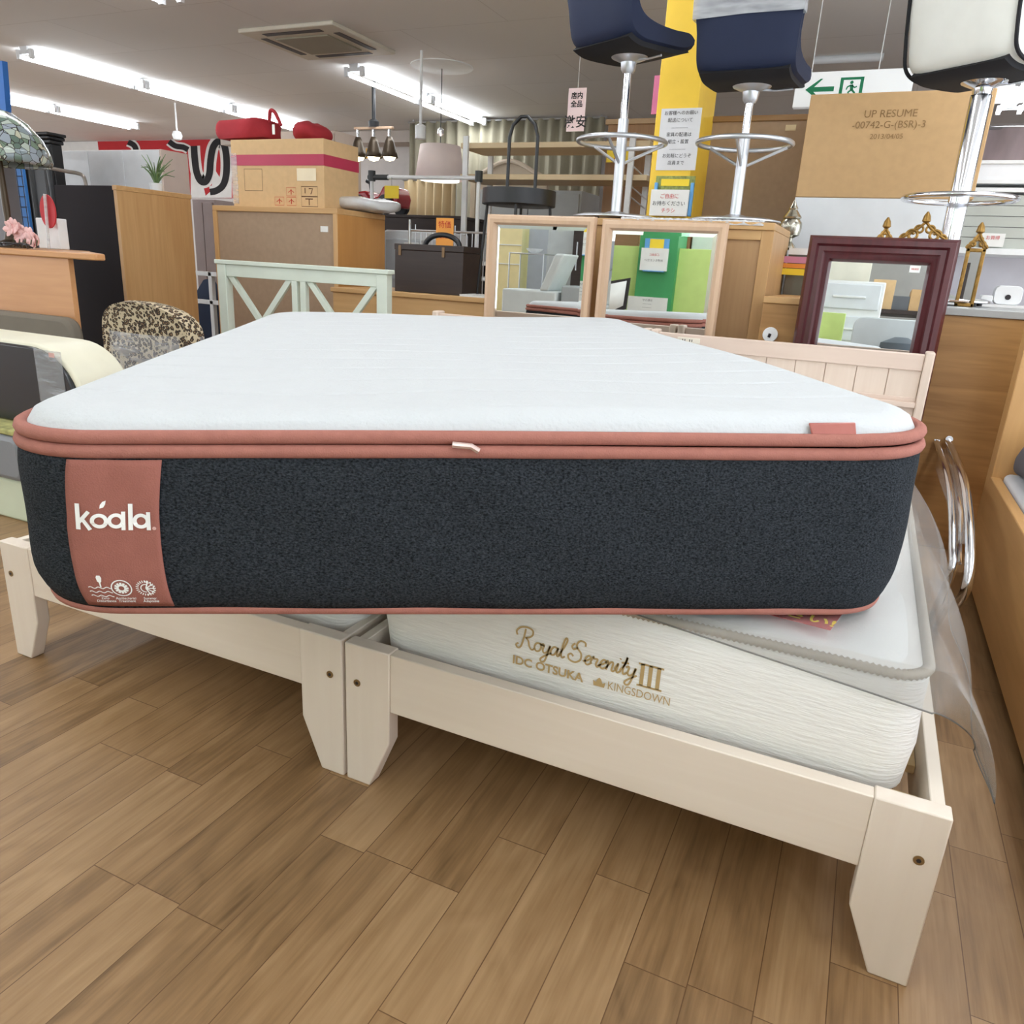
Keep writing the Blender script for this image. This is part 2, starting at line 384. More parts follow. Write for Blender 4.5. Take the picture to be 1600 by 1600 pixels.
for x in (-2.83, 0., 2.62):
    for y in (-4.6, -2.9, -1.2, .5, 2.1):
        fixture(x, y, y+1.23, 'twin-tube fluorescent fixture outside the view above the aisle', 'fixtures out of view')
for y in (-2.0, .4): fixture(-5.58, y, y+1.23, 'twin-tube fluorescent fixture outside the view above the aisle', 'fixtures out of view')

# ---- ceiling air conditioner
c = [atz(u, v, CEIL-.02) for u, v in ((376,50), (515,35), (620,83), (480,93))]
ax0, ax1 = (c[0][0]+c[3][0])/2, (c[1][0]+c[2][0])/2; ay0, ay1 = (c[0][1]+c[1][1])/2, (c[2][1]+c[3][1])/2
t = thing('ceiling_air_conditioner', 'square cassette air conditioner set flush in the ceiling', 'air conditioner', ((ax0+ax1)/2, (ay0+ay1)/2, CEIL))
M_ac = mat('air_conditioner_plastic', (214,208,192), .5)
MB().box(ax0, ax1, ay0, ay1, CEIL-.03, CEIL).build('panel', M_ac, t, .008)
MB().box(ax0+.2, ax1-.2, ay0+.2, ay1-.2, CEIL-.042, CEIL-.028).build('grille', mat('air_conditioner_grille', (150,144,124), .6, bump=.5, bscale=300), t, .004)
for (x0, x1, y0, y1) in ((ax0+.07, ax0+.13, ay0+.18, ay1-.18), (ax1-.13, ax1-.07, ay0+.18, ay1-.18), (ax0+.18, ax1-.18, ay0+.07, ay0+.13), (ax0+.18, ax1-.18, ay1-.13, ay1-.07)):
    MB().box(x0, x1, y0, y1, CEIL-.033, CEIL-.026).build('air_slot', M_dark, t)

# ================================================================ BED FRAMES
def leg_poly(x0, x1, inner):                   # foot board leg, tapered on the inner side
    if inner == 'r': return [(x0, 0), (x1-.045, 0), (x1, .11), (x1, .305), (x0, .305)]
    return [(x0+.045, 0), (x1, 0), (x1, .305), (x0, .305), (x0, .11)]
def bed(x0, x1, label, outer_bolt):
    t = thing('bed_frame', label, 'bed', ((x0+x1)/2, 0, 0), 'whitewashed wooden single bed frames')
    MB().prism(leg_poly(x0, x0+.1, 'r'), 'y', -.005, .028).build('foot_leg', M_bedz, t, .0025)
    MB().prism(leg_poly(x1-.1, x1, 'l'), 'y', -.005, .028).build('foot_leg', M_bedz, t, .0025)
    MB().box(x0+.1, x1-.1, -.002, .025, .18, .303).build('foot_rail', M_bed, t, .002)
    for x in (x0+.028, x1-.028):
        MB().tube([(x, -.0065, .225), (x, .0, .225)], .0075, 14).build('bolt_cap', mat('brass_bolt', (150,124,84), .35, .6), t)
        MB().tube([(x, -.0072, .225), (x, -.006, .225)], .0035, 6).build('bolt_socket', M_dark, t)
    for (a, b) in ((x0+.006, x0+.026), (x1-.026, x1-.006)):
        MB().box(a, b, .028, 2.02, .18, .300).build('side_rail', wood('whitewashed_side', (243,233,220), (233,221,205), 'y', .5, 40, 4, .8, .03), t, .002)
    for i in range(13):
        y = .06+i*.155; MB().box(x0+.027, x1-.027, y, y+.07, .225, .24).build('slat', wood('slat_pine', (222,196,150), (208,180,134), 'x', .55), t)
    # headboard
    yb = 2.03
    for (a, b) in ((x0, x0+.03), (x1-.03, x1)):
        MB().box(a, b, yb-.01, yb+.06, 0, .785).build('headboard_post', M_head, t, .006)
    MB().box(x0+.03, x1-.03, yb, yb+.028, .715, .775).build('headboard_top_rail', M_headx, t, .004)
    MB().box(x0+.03, x1-.03, yb+.006, yb+.026, .30, .62).build('headboard_lower_panel', M_headx, t, .002)
    p = MB(); n = 9; w = (x1-x0-.06)/n
    for i in range(n):
        p.box(x0+.03+i*w+.0012, x0+.03+(i+1)*w-.0012, yb+.008, yb+.024, .60, .72)
    p.box(x0+.03, x1-.03, yb+.014, yb+.026, .60, .72)
    p.build('headboard_planks', M_head, t, .0015)
    MB().box(x0+.03, x1-.03, yb-.012, yb+.02, .585, .605).build('headboard_ledge', M_headx, t, .003)
    o = MB().box(x0+.11, x0+.20, yb-.004, yb, .742, .763).build('power_outlet', mat('outlet_ivory', (228,220,204), .4), t, .002)
    s = MB()
    for k in range(2):
        for d in (0, .009): s.box(x0+.130+k*.028+d, x0+.133+k*.028+d, yb-.0047, yb-.0035, .748, .757)
    s.build('outlet_slots', M_dark, o)
    return t
bed(0.0, 1.009, 'left whitewashed bed frame, mostly under the dark-sided mattress, foot leg by the pale green base', 0)
bed(1.017, 2.04, 'right whitewashed bed frame carrying the cream mattress with gold lettering', 1)

# ---- lower mattresses
def quilt_top(x0, x1, y0, y1, z, h):
    def fn(u, v):
        x = x0+(x1-x0)*u; y = y0+(y1-y0)*v
        e = min(u, 1-u)*(x1-x0); g = min(v, 1-v)*(y1-y0); d = min(e, g)
        k = 1-math.exp(-d/.02)
        q = abs(math.sin(x*11.5+.8*math.sin(y*9)))*abs(math.sin(y*8.5+.8*math.sin(x*9)))
        return (x, y, z+k*h*(.35+.65*q**.5))
    return MB().grid(fn, 70, 90)
M_cream = mat('cream_knit', (240,239,235), .85, bump=.55, bscale=26, stretch=(1.2, 1.2, 9), var=.025, vscale=12)
M_quilt = mat('white_quilting', (240,242,240), .85, bump=.25, bscale=160)
M_rope = mat('beige_tape', (176,166,152), .8)
def lower_mattress(x0, x1, y0, y1, z0, z1, label):
    t = thing('mattress', label, 'mattress', ((x0+x1)/2, (y0+y1)/2, z0))
    ls = []
    for ins, z in ((.05, z0), (.02, z0+.012), (.004, z0+.04), (0, z0+.09), (-.003, (z0+z1)/2), (0, z1-.06), (0, z1-.01), (.006, z1-.002), (.012, z1)):
        ls.append([(x, y, z) for x, y in rrect(x0+ins, x1-ins, y0+ins, y1-ins, .055, 6)])
    MB().loops(ls).build('side_border', M_cream, t)
    quilt_top(x0+.02, x1-.02, y0+.02, y1-.02, z1-.006, .02).build('quilted_top', M_quilt, t)
    # beaded tape edge running round the rim
    pts = rrect(x0+.004, x1-.004, y0+.004, y1-.004, .055, 10); dense = []
    for i in range(len(pts)):
        a = np.array(pts[i]); b = np.array(pts[(i+1) % len(pts)]); n = max(1, int(np.linalg.norm(b-a)/.0042))
        for k in range(n): dense.append(a+(b-a)*k/n)
    if len(dense) % 2: dense.append(dense[-1]*.5+dense[0]*.5)
    MB().tube([(p[0], p[1], z1) for p in dense], [.0092 if i % 2 else .0062 for i in range(len(dense))], 7, closed=True).build('tape_edge', M_rope, t, angle=80)
    return t
lower_mattress(.035, .99, .055, 2.0, .24, .475, 'white mattress under the dark-sided mattress, on the left bed frame')
rm = lower_mattress(1.055, 1.985, .045, 2.0, .24, .476, 'cream mattress with gold script lettering and a beaded edge, on the right bed frame')
# gold lettering on the front border
M_goldp = mat('gold_print', (190,162,112), .6, .1)
YF = .0415
def f3(ox, oz, k): return lambda x, y: (ox+x*k, YF, oz+y*k)
def script_word(mb, strokes, ox, oz, k, w):
    for s in strokes: mb.ribbon(cat_rom(s, 6), w, f3(ox, oz, k))
# letters of a copperplate script, x-height 1, slant built in; each with its advance
GL = {
 'R': ([[(.55,2.2),(.4,1.2),(.1,.1),(-.25,-.15),(-.45,.15),(-.2,.4)], [(-.35,1.3),(-.45,1.75),(0,2.25),(.7,2.4),(1.3,2.2),(1.35,1.7),(.95,1.3),(.5,1.2)], [(.6,1.2),(.9,.9),(1.05,.3),(1.35,0),(1.65,.25)]], 1.75),
 'o': ([[(.75,.95),(.35,.9),(.12,.45),(.3,.02),(.65,.1),(.85,.55),(.75,.95),(.95,.8),(1.2,.85)]], 1.0),
 'y': ([[(0,.8),(.2,.98),(.3,.8),(.2,.3),(.35,.02),(.7,.25),(.95,.9)], [(1.0,1.0),(.75,0),(.45,-.9),(.1,-1.05),(.0,-.75),(.5,-.25),(1.15,.2)]], 1.1),
 'a': ([[(.85,.85),(.5,1.0),(.15,.5),(.2,.05),(.55,.15),(.85,.8),(.95,1.0)], [(.93,.95),(.8,.3),(.9,.02),(1.2,.3)]], 1.15),
 'l': ([[(0,.2),(.5,1.1),(.85,2.0),(.75,2.3),(.5,1.8),(.28,.5),(.4,.02),(.7,.25)]], .75),
 'S': ([[(1.4,1.9),(1.35,2.3),(.85,2.4),(.5,1.95),(.6,1.5),(1.0,1.0),(.95,.3),(.4,-.1),(-.2,.05),(-.35,.5),(-.05,.75),(.2,.5)], [(.6,1.6),(.2,1.3),(.0,1.6),(.3,2.0)]], 1.45),
 'e': ([[(0,.25),(.5,.5),(.8,.8),(.6,1.02),(.3,.7),(.25,.2),(.5,0),(.95,.35)]], .9),
 'r': ([[(0,.3),(.3,1.05),(.38,.85),(.75,.85),(.6,.3),(.75,.02),(1.0,.3)]], .95),
 'n': ([[(0,.7),(.22,1.0),(.25,.7),(.1,0)], [(.15,.3),(.5,.9),(.75,.95),(.75,.6),(.65,.15),(.8,0),(1.1,.3)]], 1.1),
 'i': ([[(0,.3),(.35,1.0),(.22,.2),(.35,0),(.65,.3)], [(.5,1.5),(.56,1.62)]], .65),
 't': ([[(0,.3),(.5,1.2),(.65,1.9),(.3,.5),(.4,0),(.75,.3)], [(.1,1.2),(.85,1.3)]], .7),
}
lb = MB(); x = 0; kk = .0168
for ch in 'Royal': script_word(lb, GL[ch][0], 1.352+.006+x*kk, .366, kk, .20); x += GL[ch][1]*.86
x += .75
for ch in 'Serenity': script_word(lb, GL[ch][0], 1.352+.006+x*kk, .366, kk, .20); x += GL[ch][1]*.86
xe = 1.352+.008+x*kk
for i in range(3):
    a = 1.574+i*.0135
    lb.poly([(a, .354), (a+.0065, .354), (a+.0065, .394), (a, .394)], lambda x, y: (x, YF, y))
for z in (.352, .3915): lb.poly([(1.570, z), (1.612, z), (1.612, z+.0035), (1.570, z+.0035)], lambda x, y: (x, YF, y))
lb.build('script_lettering', M_goldp, rm, smooth=False)
text('maker_lettering', 'IDC OTSUKA', .0225, (1.345, YF+.001, .331), (1,0,0), ZP, M_goldp, rm, 'LEFT', bold=.0006)
text('maker_lettering', 'KINGSDOWN', .0215, (1.521, YF+.001, .331), (.80,0,0), ZP, M_goldp, rm, 'LEFT')
MB().poly([(1.497,.331),(1.516,.331),(1.5175,.341),(1.5125,.338),(1.5095,.345),(1.5065,.348),(1.5035,.345),(1.5005,.338),(1.4955,.341)], lambda x, y: (x, YF, y)).build('crown_emblem', M_goldp, rm, smooth=False)
# red paper label lying on the quilting
lt = tag(MB().add([(1.70,.112,.4985), (1.842,.098,.4985), (1.856,.172,.4985), (1.715,.187,.4985), (1.70,.112,.4995), (1.842,.098,.4995), (1.856,.172,.4995), (1.715,.187,.4995)],
     [(3,2,1,0), (4,5,6,7), (0,1,5,4), (1,2,6,5), (2,3,7,6), (3,0,4,7)]).build('paper_label', M_red, smooth=False),
     'red paper label with yellow writing, poking out under the dark-sided mattress', 'label')
e1 = np.array([.142,-.014,0]); e1 /= np.linalg.norm(e1); e2 = np.array([.014,.074,0])/.0753
text('label_lettering', 'ください!', .034, (1.775,.118,.4995), e1, e2, M_yel, lt, 'CENTER', bold=.0008, lift=.0006)

# ---- clear vinyl cover on the right mattress
TOPZ = .5005
rows = []
xs = [1.30, 1.45, 1.60, 1.72, 1.84, 1.93, 1.99]
zf = [.474, .470, .458, .448, .440, .440, .435]
# station lists: back -> front edge -> down the front
def vfn(u, v):
    # u across (left to hanging right edge), v from back to front hem
    U = u*1.0
    if U <= .72:
        x = 1.30+(1.992-1.30)*U/.72; side = 0.
    else:
        s = (U-.72)/.28; x = 1.992+.115*math.sin(s*1.35)+.006*math.sin(v*17); side = s
    if v <= .8:
        y = 1.2-(1.2-.037)*v/.8; drop = 0.
    else:
        s2 = (v-.8)/.2; y = .037-.004*s2-.03*side; drop = (.012+.052*max(0, (x-1.5)/.5))*s2
        y += .25*side*s2*0
    vv = max(0, (v-.5)/.5)
    z = TOPZ-drop*(1-side)-side**1.15*(.22+.015*vv)+.004*math.sin(y*14+x*3)*(side > 0)
    if side == 0 and v <= .8: z = TOPZ
    if side > 0: y += .27*side*vv**2
    return (x, y, z)
vin = MB().grid(vfn, 50, 50).build('vinyl_sheet', M_vinyl, thick=.001)
MB().tube([np.array(vfn(i/60, 1.0))+np.array([0, -.001, 0]) for i in range(61)]+[vfn(1.0, 1-i/40) for i in range(1, 41)], .0013, 6).build('hem_fold', clear('vinyl_edge', (120,118,114), .75, .3), vin)
tag(vin, 'clear vinyl sheet covering the cream mattress and hanging over its right side', 'sheet')

# ================================================================ DARK-SIDED MATTRESS ON TOP
KC = np.array([.885, .69]); KT = math.radians(31.6); KW, KL, KR = 1.335, 1.985, .145
kx = np.array([math.cos(KT), math.sin(KT)]); ky = np.array([-math.sin(KT), math.cos(KT)])
Z0, Z1 = .509, .778
def k3(a, b, z):                   # the right side rides a little higher than the left
    p = KC+kx*a+ky*b; t = (z-Z0)/(Z1-Z0); q = a/(KW/2)
    return (p[0], p[1], z+t*(.006+.015*q)+(1-t)*(.004-.005*q))
def kring(ins, z, n=10, wob=0.):
    out = []
    for x, y in rrect(-KW/2+ins, KW/2-ins, -KL/2+ins, KL/2-ins, max(.02, KR-ins*.6), n): out.append(k3(x, y, z))
    return out
def inset(z):                      # side wall bulges, tucks in at the foot
    t = (z-Z0)/(Z1-Z0)
    return .020*max(0, (.24-t)/.24)**2+.005*max(0, (t-.8)/.2)-.004*math.sin(max(0, min(1, t))*math.pi)
km = thing('memory_foam_mattress', 'thick white-topped mattress with charcoal sides and terracotta piping, lying askew across both beds', 'mattress', (KC[0], KC[1], Z0))
def dense_ring(ins, z, step=.02):
    P = rrect(-KW/2+ins, KW/2-ins, -KL/2+ins, KL/2-ins, max(.02, KR-ins*.6), 14); out = []
    for i in range(len(P)):
        a = np.array(P[i]); b = np.array(P[(i+1) % len(P)]); n = max(1, int(np.linalg.norm(b-a)/step))
        for k in range(n): out.append(a+(b-a)*k/n)
    return out
ls = []
base = dense_ring(0, 0)
def dring(ins, z, wave=0.):
    out = []
    for i, p in enumerate(base):
        # shrink towards centre line along the rounded outline normal
        a, b = p; nx = 0; ny = 0
        cx = min(max(a, -KW/2+KR), KW/2-KR); cy = min(max(b, -KL/2+KR), KL/2-KR)
        d = np.array([a-cx, b-cy]); L = np.linalg.norm(d)
        n = d/L if L > 1e-6 else np.array([0, 0])
        q = p-n*(ins+wave*math.sin(a*23+b*17+z*40)); out.append(k3(q[0], q[1], z+.0))
    return out
zs = [Z0+.012+(Z1-.03-Z0-.012)*i/16 for i in range(17)]
def char_mat():
    m = mat('charcoal_knit', (48,52,57), .95, bump=.9, bscale=420, var=.75, vscale=330, stretch=(.8,.8,1.3), spec=.12)
    return m
MB().loops([dring(inset(z), z, .0012) for z in zs]).build('side_panel', char_mat(), km, angle=80)
# top panel: crowned quilted cover
M_top = mat('white_top_knit', (198,201,203), .9, bump=.35, bscale=150, stretch=(1, 1, 1), var=.012, vscale=30)
def topfn(u, v):
    a = -KW/2+.012+(KW-.024)*u; b = -KL/2+.012+(KL-.024)*v
    # round the corners
    hw, hl, R = KW/2-.012, KL/2-.012, KR-.01
    cx = min(max(a, -hw+R), hw-R); cy = min(max(b, -hl+R), hl-R)
    d = np.array([a-cx, b-cy])
    if abs(d[0]) > 1e-9 and abs(d[1]) > 1e-9:      # square corner to round corner
        m = max(abs(d[0]), abs(d[1])); L = np.linalg.norm(d); d = d*m/L
        a, b = cx+d[0], cy+d[1]
    dist = min(hw-abs(a), hl-abs(b)) if (abs(d[0]) < 1e-9 or abs(d[1]) < 1e-9) else R-np.linalg.norm(d)
    k = math.sqrt(max(0, 1-(1-min(1, max(dist, 0)/.05))**2))
    z = Z1-.003+.030*k+.003*math.sin(a*6+1)*math.sin(b*5)*k
    # stitched wave lines every few centimetres
    w = (b*1.0+.018*math.sin(a*9+b*2.2))/.135
    f = abs(w-round(w))*.135
    z -= .0035*math.exp(-(f/.0045)**2)*k*(1 if dist > .05 else 0)
    return k3(a, b, z)
MB().grid(topfn, 130, 330).build('top_cover', M_top, km, angle=80)
# bottom
MB().loops([dring(.020, Z0+.010), dring(.025, Z0+.002), dring(.10, Z0-.002), dring(.25, Z0-.004)]).build('bottom_cover', M_dark, km, angle=80)
# piping: two ropes round the rim, one at the foot
def rope(name, ins, z, r, wob):
    P = dring(ins, z); P = [(p[0], p[1], p[2]+wob*math.sin(i*.09)) for i, p in enumerate(P)]
    return MB().tube(P, r, 9, closed=True).build(name, M_pipe, km, angle=80)
rope('piping', .006, Z1-.005, .0095, .0012)
rope('piping', .004, Z1-.024, .0095, .0012)
MB().loops([dring(.006, Z1-.014), dring(.010, Z1-.006)], False, False).build('piping_seam', mat('terracotta_dark_thread', (120,62,52), .9), km, angle=80)
rope('piping', .021, Z0+.008, .009, .0)
# zipper pull
zz = k3(-.055, -KL/2-.008, Z1-.012)
zp = MB().tube([k3(-.075, -KL/2-.010, Z1-.010), k3(-.05, -KL/2-.012, Z1-.012), k3(-.04, -KL/2-.013, Z1-.018)], .0042, 8).build('zipper_pull', mat('zip_metal', (214,190,182), .3, .6), km)
# sewn tag on the top edge at the right
MB().add([k3(.430, -KL/2+.004, Z1+.002), k3(.497, -KL/2+.004, Z1+.002), k3(.497, -KL/2+.012, Z1+.017), k3(.427, -KL/2+.012, Z1+.016),
          k3(.430, -KL/2+.008, Z1+.002), k3(.497, -KL/2+.008, Z1+.002), k3(.497, -KL/2+.016, Z1+.017), k3(.427, -KL/2+.016, Z1+.016)],
         [(0,1,2,3), (7,6,5,4), (0,4,5,1), (1,5,6,2), (2,6,7,3), (3,7,4,0)]).build('sewn_tag', mat('satin_tag', (168,98,88), .3, bump=.5, bscale=40), km, .002)
# brand label: a band sewn on the front, following the bulge
def lab(u, z, lift=.003):                    # u metres along the front from its left end
    a = -KW/2+u; b = -KL/2
    cx = max(a, -KW/2+KR); cy = -KL/2+KR
    ins = inset(z)-lift
    if a < -KW/2+KR:
        dx = a-cx; dx = max(dx, -KR*.98); L = math.sqrt(max(0, KR*KR-dx*dx)); q = np.array([cx+dx*(1-ins/KR), cy-L*(1-ins/KR)])
    else: q = np.array([a, b+ins])
    return k3(q[0], q[1], z)
LU0, LU1 = .110, .224                        # top edge; the band drifts to the right lower down
def lshift(t): return -.004*(1-t)-.007*math.sin(t*math.pi) 
def labuv(s, t, lift=.003): return lab(LU0+(LU1-LU0)*s+lshift(t), Z0+.018+(Z1-.034-Z0-.018)*t, lift+.0012*math.sin(s*9+t*8)*(t > .6))
bl = MB().grid(lambda s, t: labuv(s, t), 18, 24).build('brand_label', M_terra, km, angle=80, thick=.0015)
M_wprint = mat('white_print', (244,244,242), .6)
def lw(x, y): return labuv(x, y, .0052)      # 0..1 on the band
A = (LU1-LU0)/(Z1-.034-Z0-.018)              # aspect of the band
def ring(cx, cy, r, n=20, a0=0, a1=360, sx=1.):
    return [(cx+r*sx*math.cos(math.radians(a0+(a1-a0)*i/n)), cy+r*A*math.sin(math.radians(a0+(a1-a0)*i/n))) for i in range(n+1)]
lg = MB(); yb_ = .555; h = .118; w = .044
def st(pts, ww=w): 
    P = [(p[0], p[1]/A) for p in pts]
    lg.ribbon(P, ww, lambda x, y: lw(x, y*A))
st([(.135, yb_), (.135, yb_+.172)], .050)
st([(.145, yb_+.048), (.255, yb_+.122)]); st([(.185, yb_+.07), (.262, yb_)])
def circ(cx): 
    P = [(cx+.072*math.cos(a*math.pi/12), (yb_+.060)/A+.072*math.sin(a*math.pi/12)) for a in range(24)]
    lg.ribbon(P, w, lambda x, y: lw(x, y*A), closed=True)
circ(.36); circ(.535); st([(.612, yb_), (.612, yb_+.12)])
st([(.69, yb_), (.69, yb_+.172)], .050)
circ(.805); st([(.885, yb_), (.885, yb_+.12)])
leaf = [(.365,.142),(.37,.165),(.395,.185),(.43,.192),(.425,.168),(.405,.148)]
lg.poly([(x, yb_+y) for x, y in leaf], lw)
lg.build('brand_lettering', M_wprint, bl, smooth=False)
dt = MB(); dt.poly([(.945+.022*math.cos(a), yb_+.012+.022*A*math.sin(a)) for a in [i*math.pi/8 for i in range(16)]], lw)
dt.build('registered_dot', mat('pale_pink_print', (214,172,164), .6), bl, smooth=False)
ic = MB()
def s2(P, ww, closed=False): ic.ribbon([(p[0], p[1]/A) for p in P], ww, lambda x, y: lw(x, y*A), closed)
Y0 = .155
for k in range(3):
    s2([(.13+.25*i/16, Y0-.032*k+.006*math.sin(i*1.1)) for i in range(17)], .012)
s2([(.27, Y0+.005), (.27, Y0+.04)], .016)
ic.poly([(.238,Y0+.075),(.25,Y0+.088),(.285,Y0+.088),(.298,Y0+.072),(.29,Y0+.045),(.27,Y0+.034),(.245,Y0+.048)], lw)
cx, cy = .49, Y0-.002
s2([(cx+.11*math.cos(i*math.pi/14), cy+.11*A*math.sin(i*math.pi/14)) for i in range(28)], .014, True)
for i in range(12):
    a = i*math.pi/6; s2([(cx+.03*math.cos(a), cy+.03*A*math.sin(a)), (cx+.078*math.cos(a), cy+.078*A*math.sin(a))], .026)
cx = .76
s2([(cx+.055*math.cos(math.radians(60+i*15)), cy+.055*A*math.sin(math.radians(60+i*15))) for i in range(15)], .012)
for i in range(14):
    a = math.radians(75+i*15); s2([(cx+.08*math.cos(a), cy+.08*A*math.sin(a)), (cx+.112*math.cos(a), cy+.112*A*math.sin(a))], .011)
for i in range(5):
    a = math.radians(-70+i*35); s2([(cx, cy), (cx+.11*math.cos(a), cy+.11*A*math.sin(a))], .014)
    for g in (-.35, .35): s2([(cx+.075*math.cos(a), cy+.075*A*math.sin(a)), (cx+.11*math.cos(a+g), cy+.11*A*math.sin(a+g))], .011)
ic.build('care_symbols', M_wprint, bl, smooth=False)
for cxx, l1, l2 in ((.27, 'Zero', 'Disturbance'), (.50, 'Antibacterial', 'Treatment'), (.77, 'Summer', 'Adaptable')):
    for q, bdy in enumerate((l1, l2)):
        p0 = np.array(lw(cxx, .065-.024*q)); p1 = np.array(lw(cxx+.1, .065-.024*q)); e = (p1-p0)/np.linalg.norm(p1-p0)
        text('label_caption', bdy, .0050, p0, e, ZP, M_wprint, bl, 'CENTER', lift=.0005)

# ================================================================ MIRRORS BEHIND THE HEADBOARDS
def mirror(label, x0, x1, z0, z1, y, frame_m, prof, inset_, lean=0., bevelled=True, pz=.9):
    old = set(bpy.data.objects); LEAN[y] = (pz, lean)
    mirror_(label, x0, x1, z0, z1, y, frame_m, prof, inset_, bevelled)
    for o in set(bpy.data.objects)-old:
        if o.type == 'MESH':
            off = Vector(o.parent.location)
            for v in o.data.vertices:
                w = v.co+off; v.co = Vector((w.x, y+(w.y-y)*math.cos(lean)+(w.z-pz)*math.sin(lean), pz+(w.z-pz)*math.cos(lean)-(w.y-y)*math.sin(lean)))-off
    return [o for o in set(bpy.data.objects)-old if o.type == 'EMPTY'][0]
def mirror_(label, x0, x1, z0, z1, y, frame_m, prof, inset_, bevelled):
    t = thing('wall_mirror', label, 'mirror', ((x0+x1)/2, y, z0))
    moulding(x0, x1, z0, z1, y, prof).build('mirror_frame', frame_m, t, angle=35)
    MB().box(x0+.01, x1-.01, y, y+.012, z0+.01, z1-.01).build('backing_board', M_brownback, t)
    if bevelled:
        b = .018; i = inset_
        MB().add([(x0+i,y-.003,z0+i),(x1-i,y-.003,z0+i),(x1-i,y-.003,z1-i),(x0+i,y-.003,z1-i),
                  (x0+i+b,y-.0042,z0+i+b),(x1-i-b,y-.0042,z0+i+b),(x1-i-b,y-.0042,z1-i-b),(x0+i+b,y-.0042,z1-i-b)],
                 [(4,5,6,7),(0,1,5,4),(1,2,6,5),(2,3,7,6),(3,0,4,7)]).build('mirror_glass', M_mirror, t, smooth=False)
    else:
        MB().add([(x0+inset_,y-.003,z0+inset_),(x1-inset_,y-.003,z0+inset_),(x1-inset_,y-.003,z1-inset_),(x0+inset_,y-.003,z1-inset_)], [(0,1,2,3)]).build('mirror_glass', M_mirror, t, smooth=False)
    return t
M_bframe = wood('beech_frame', (214,184,156), (202,168,138), 'z', .4, 30, 4)
pb = [(0,0),(0,.02),(.006,.03),(.02,.034),(.034,.028),(.042,.012),(.044,.002),(.044,0)]
YM = 2.30
YM2 = 2.301
a = at(765,335,YM); b = at(934,341,YM)
mirror('beech framed mirror reflecting grey furniture, left of the one showing green pillar', a[0], b[0], .02, a[2], YM, M_bframe, pb, .04)
c0 = at(944,343,YM); d0 = at(1140,349,YM)
mirror('beech framed mirror reflecting a green pillar with notices', c0[0], d0[0], .02, c0[2], YM2, M_bframe, pb, .04, math.radians(.7), True, c0[2])
M_mahog = wood('mahogany', (92,34,38), (62,20,26), 'z', .3, 40, 5)
pr_ = [(0,0),(0,.03),(.012,.05),(.03,.052),(.038,.040),(.055,.044),(.066,.032),(.080,.026),(.088,.012),(.09,.002),(.09,0)]
YR = 2.21
a = at(1267,367,YR); b = at(1502,374,YR)
rmir = mirror('large mirror in a dark red mahogany frame, leaning over the bed headboard', a[0], b[0], 0., a[2]-.002, YR, M_mahog, pr_, .085, math.radians(2.6), False, .80)
tg = MB().box(b[0]-.145, b[0]-.11, YR-.0055, YR-.004, a[2]-.118, a[2]-.094).build('price_sticker', M_paper, rmir)
text('sticker_print', '¥8,800', .009, (b[0]-.1275, YR-.0056, a[2]-.109), XP, ZP, M_red, tg, lift=.0004)

# ================================================================ CABINET ROW UNDER THE STOOLS
CT = 1.222
x0, x1 = .60, 1.385
t = thing('cabinet', 'oak framed cabinet seen from its back, under the two navy bar stools', 'cabinet', (.99, 2.7, 0))
MB().box(x0, x1, 2.43, 3.05, CT-.03, CT).build('top_board', M_oakx, t, .003)
MB().box(x0, x0+.045, 2.44, 3.04, .0, CT-.03).build('side_panel', M_oak, t, .002)
MB().box(x1-.05, x1, 2.44, 3.04, 0, CT-.03).build('side_panel', M_oak, t, .002)
MB().box(x0+.045, x1-.05, 2.45, 2.46, 0.05, CT-.03).build('back_panel', wood('tan_veneer', (190,152,108), (174,134,92), 'z', .5), t)
MB().box(x0+.045, x1-.05, 2.44, 2.45, CT-.07, CT-.03).build('top_rail', M_oakx, t, .002)
# bubble wrap spilling over the top edge
t = MB().grid(lambda u, v: (.72+.62*u, 2.425-.003*math.sin(u*60)+.13*v, CT+.0025+(.004+.004*math.sin(u*110)*math.sin(v*20))*(v > .05)-(.016 if v <= .02 else 0)), 120, 8).build('bubble_wrap', clear('bubble_wrap_film', (236,238,240), .6, .2, .6, 80), thick=.001)
tag(t, 'bubble wrap sheet spread on the cabinet top under the navy stools', 'bubble wrap')

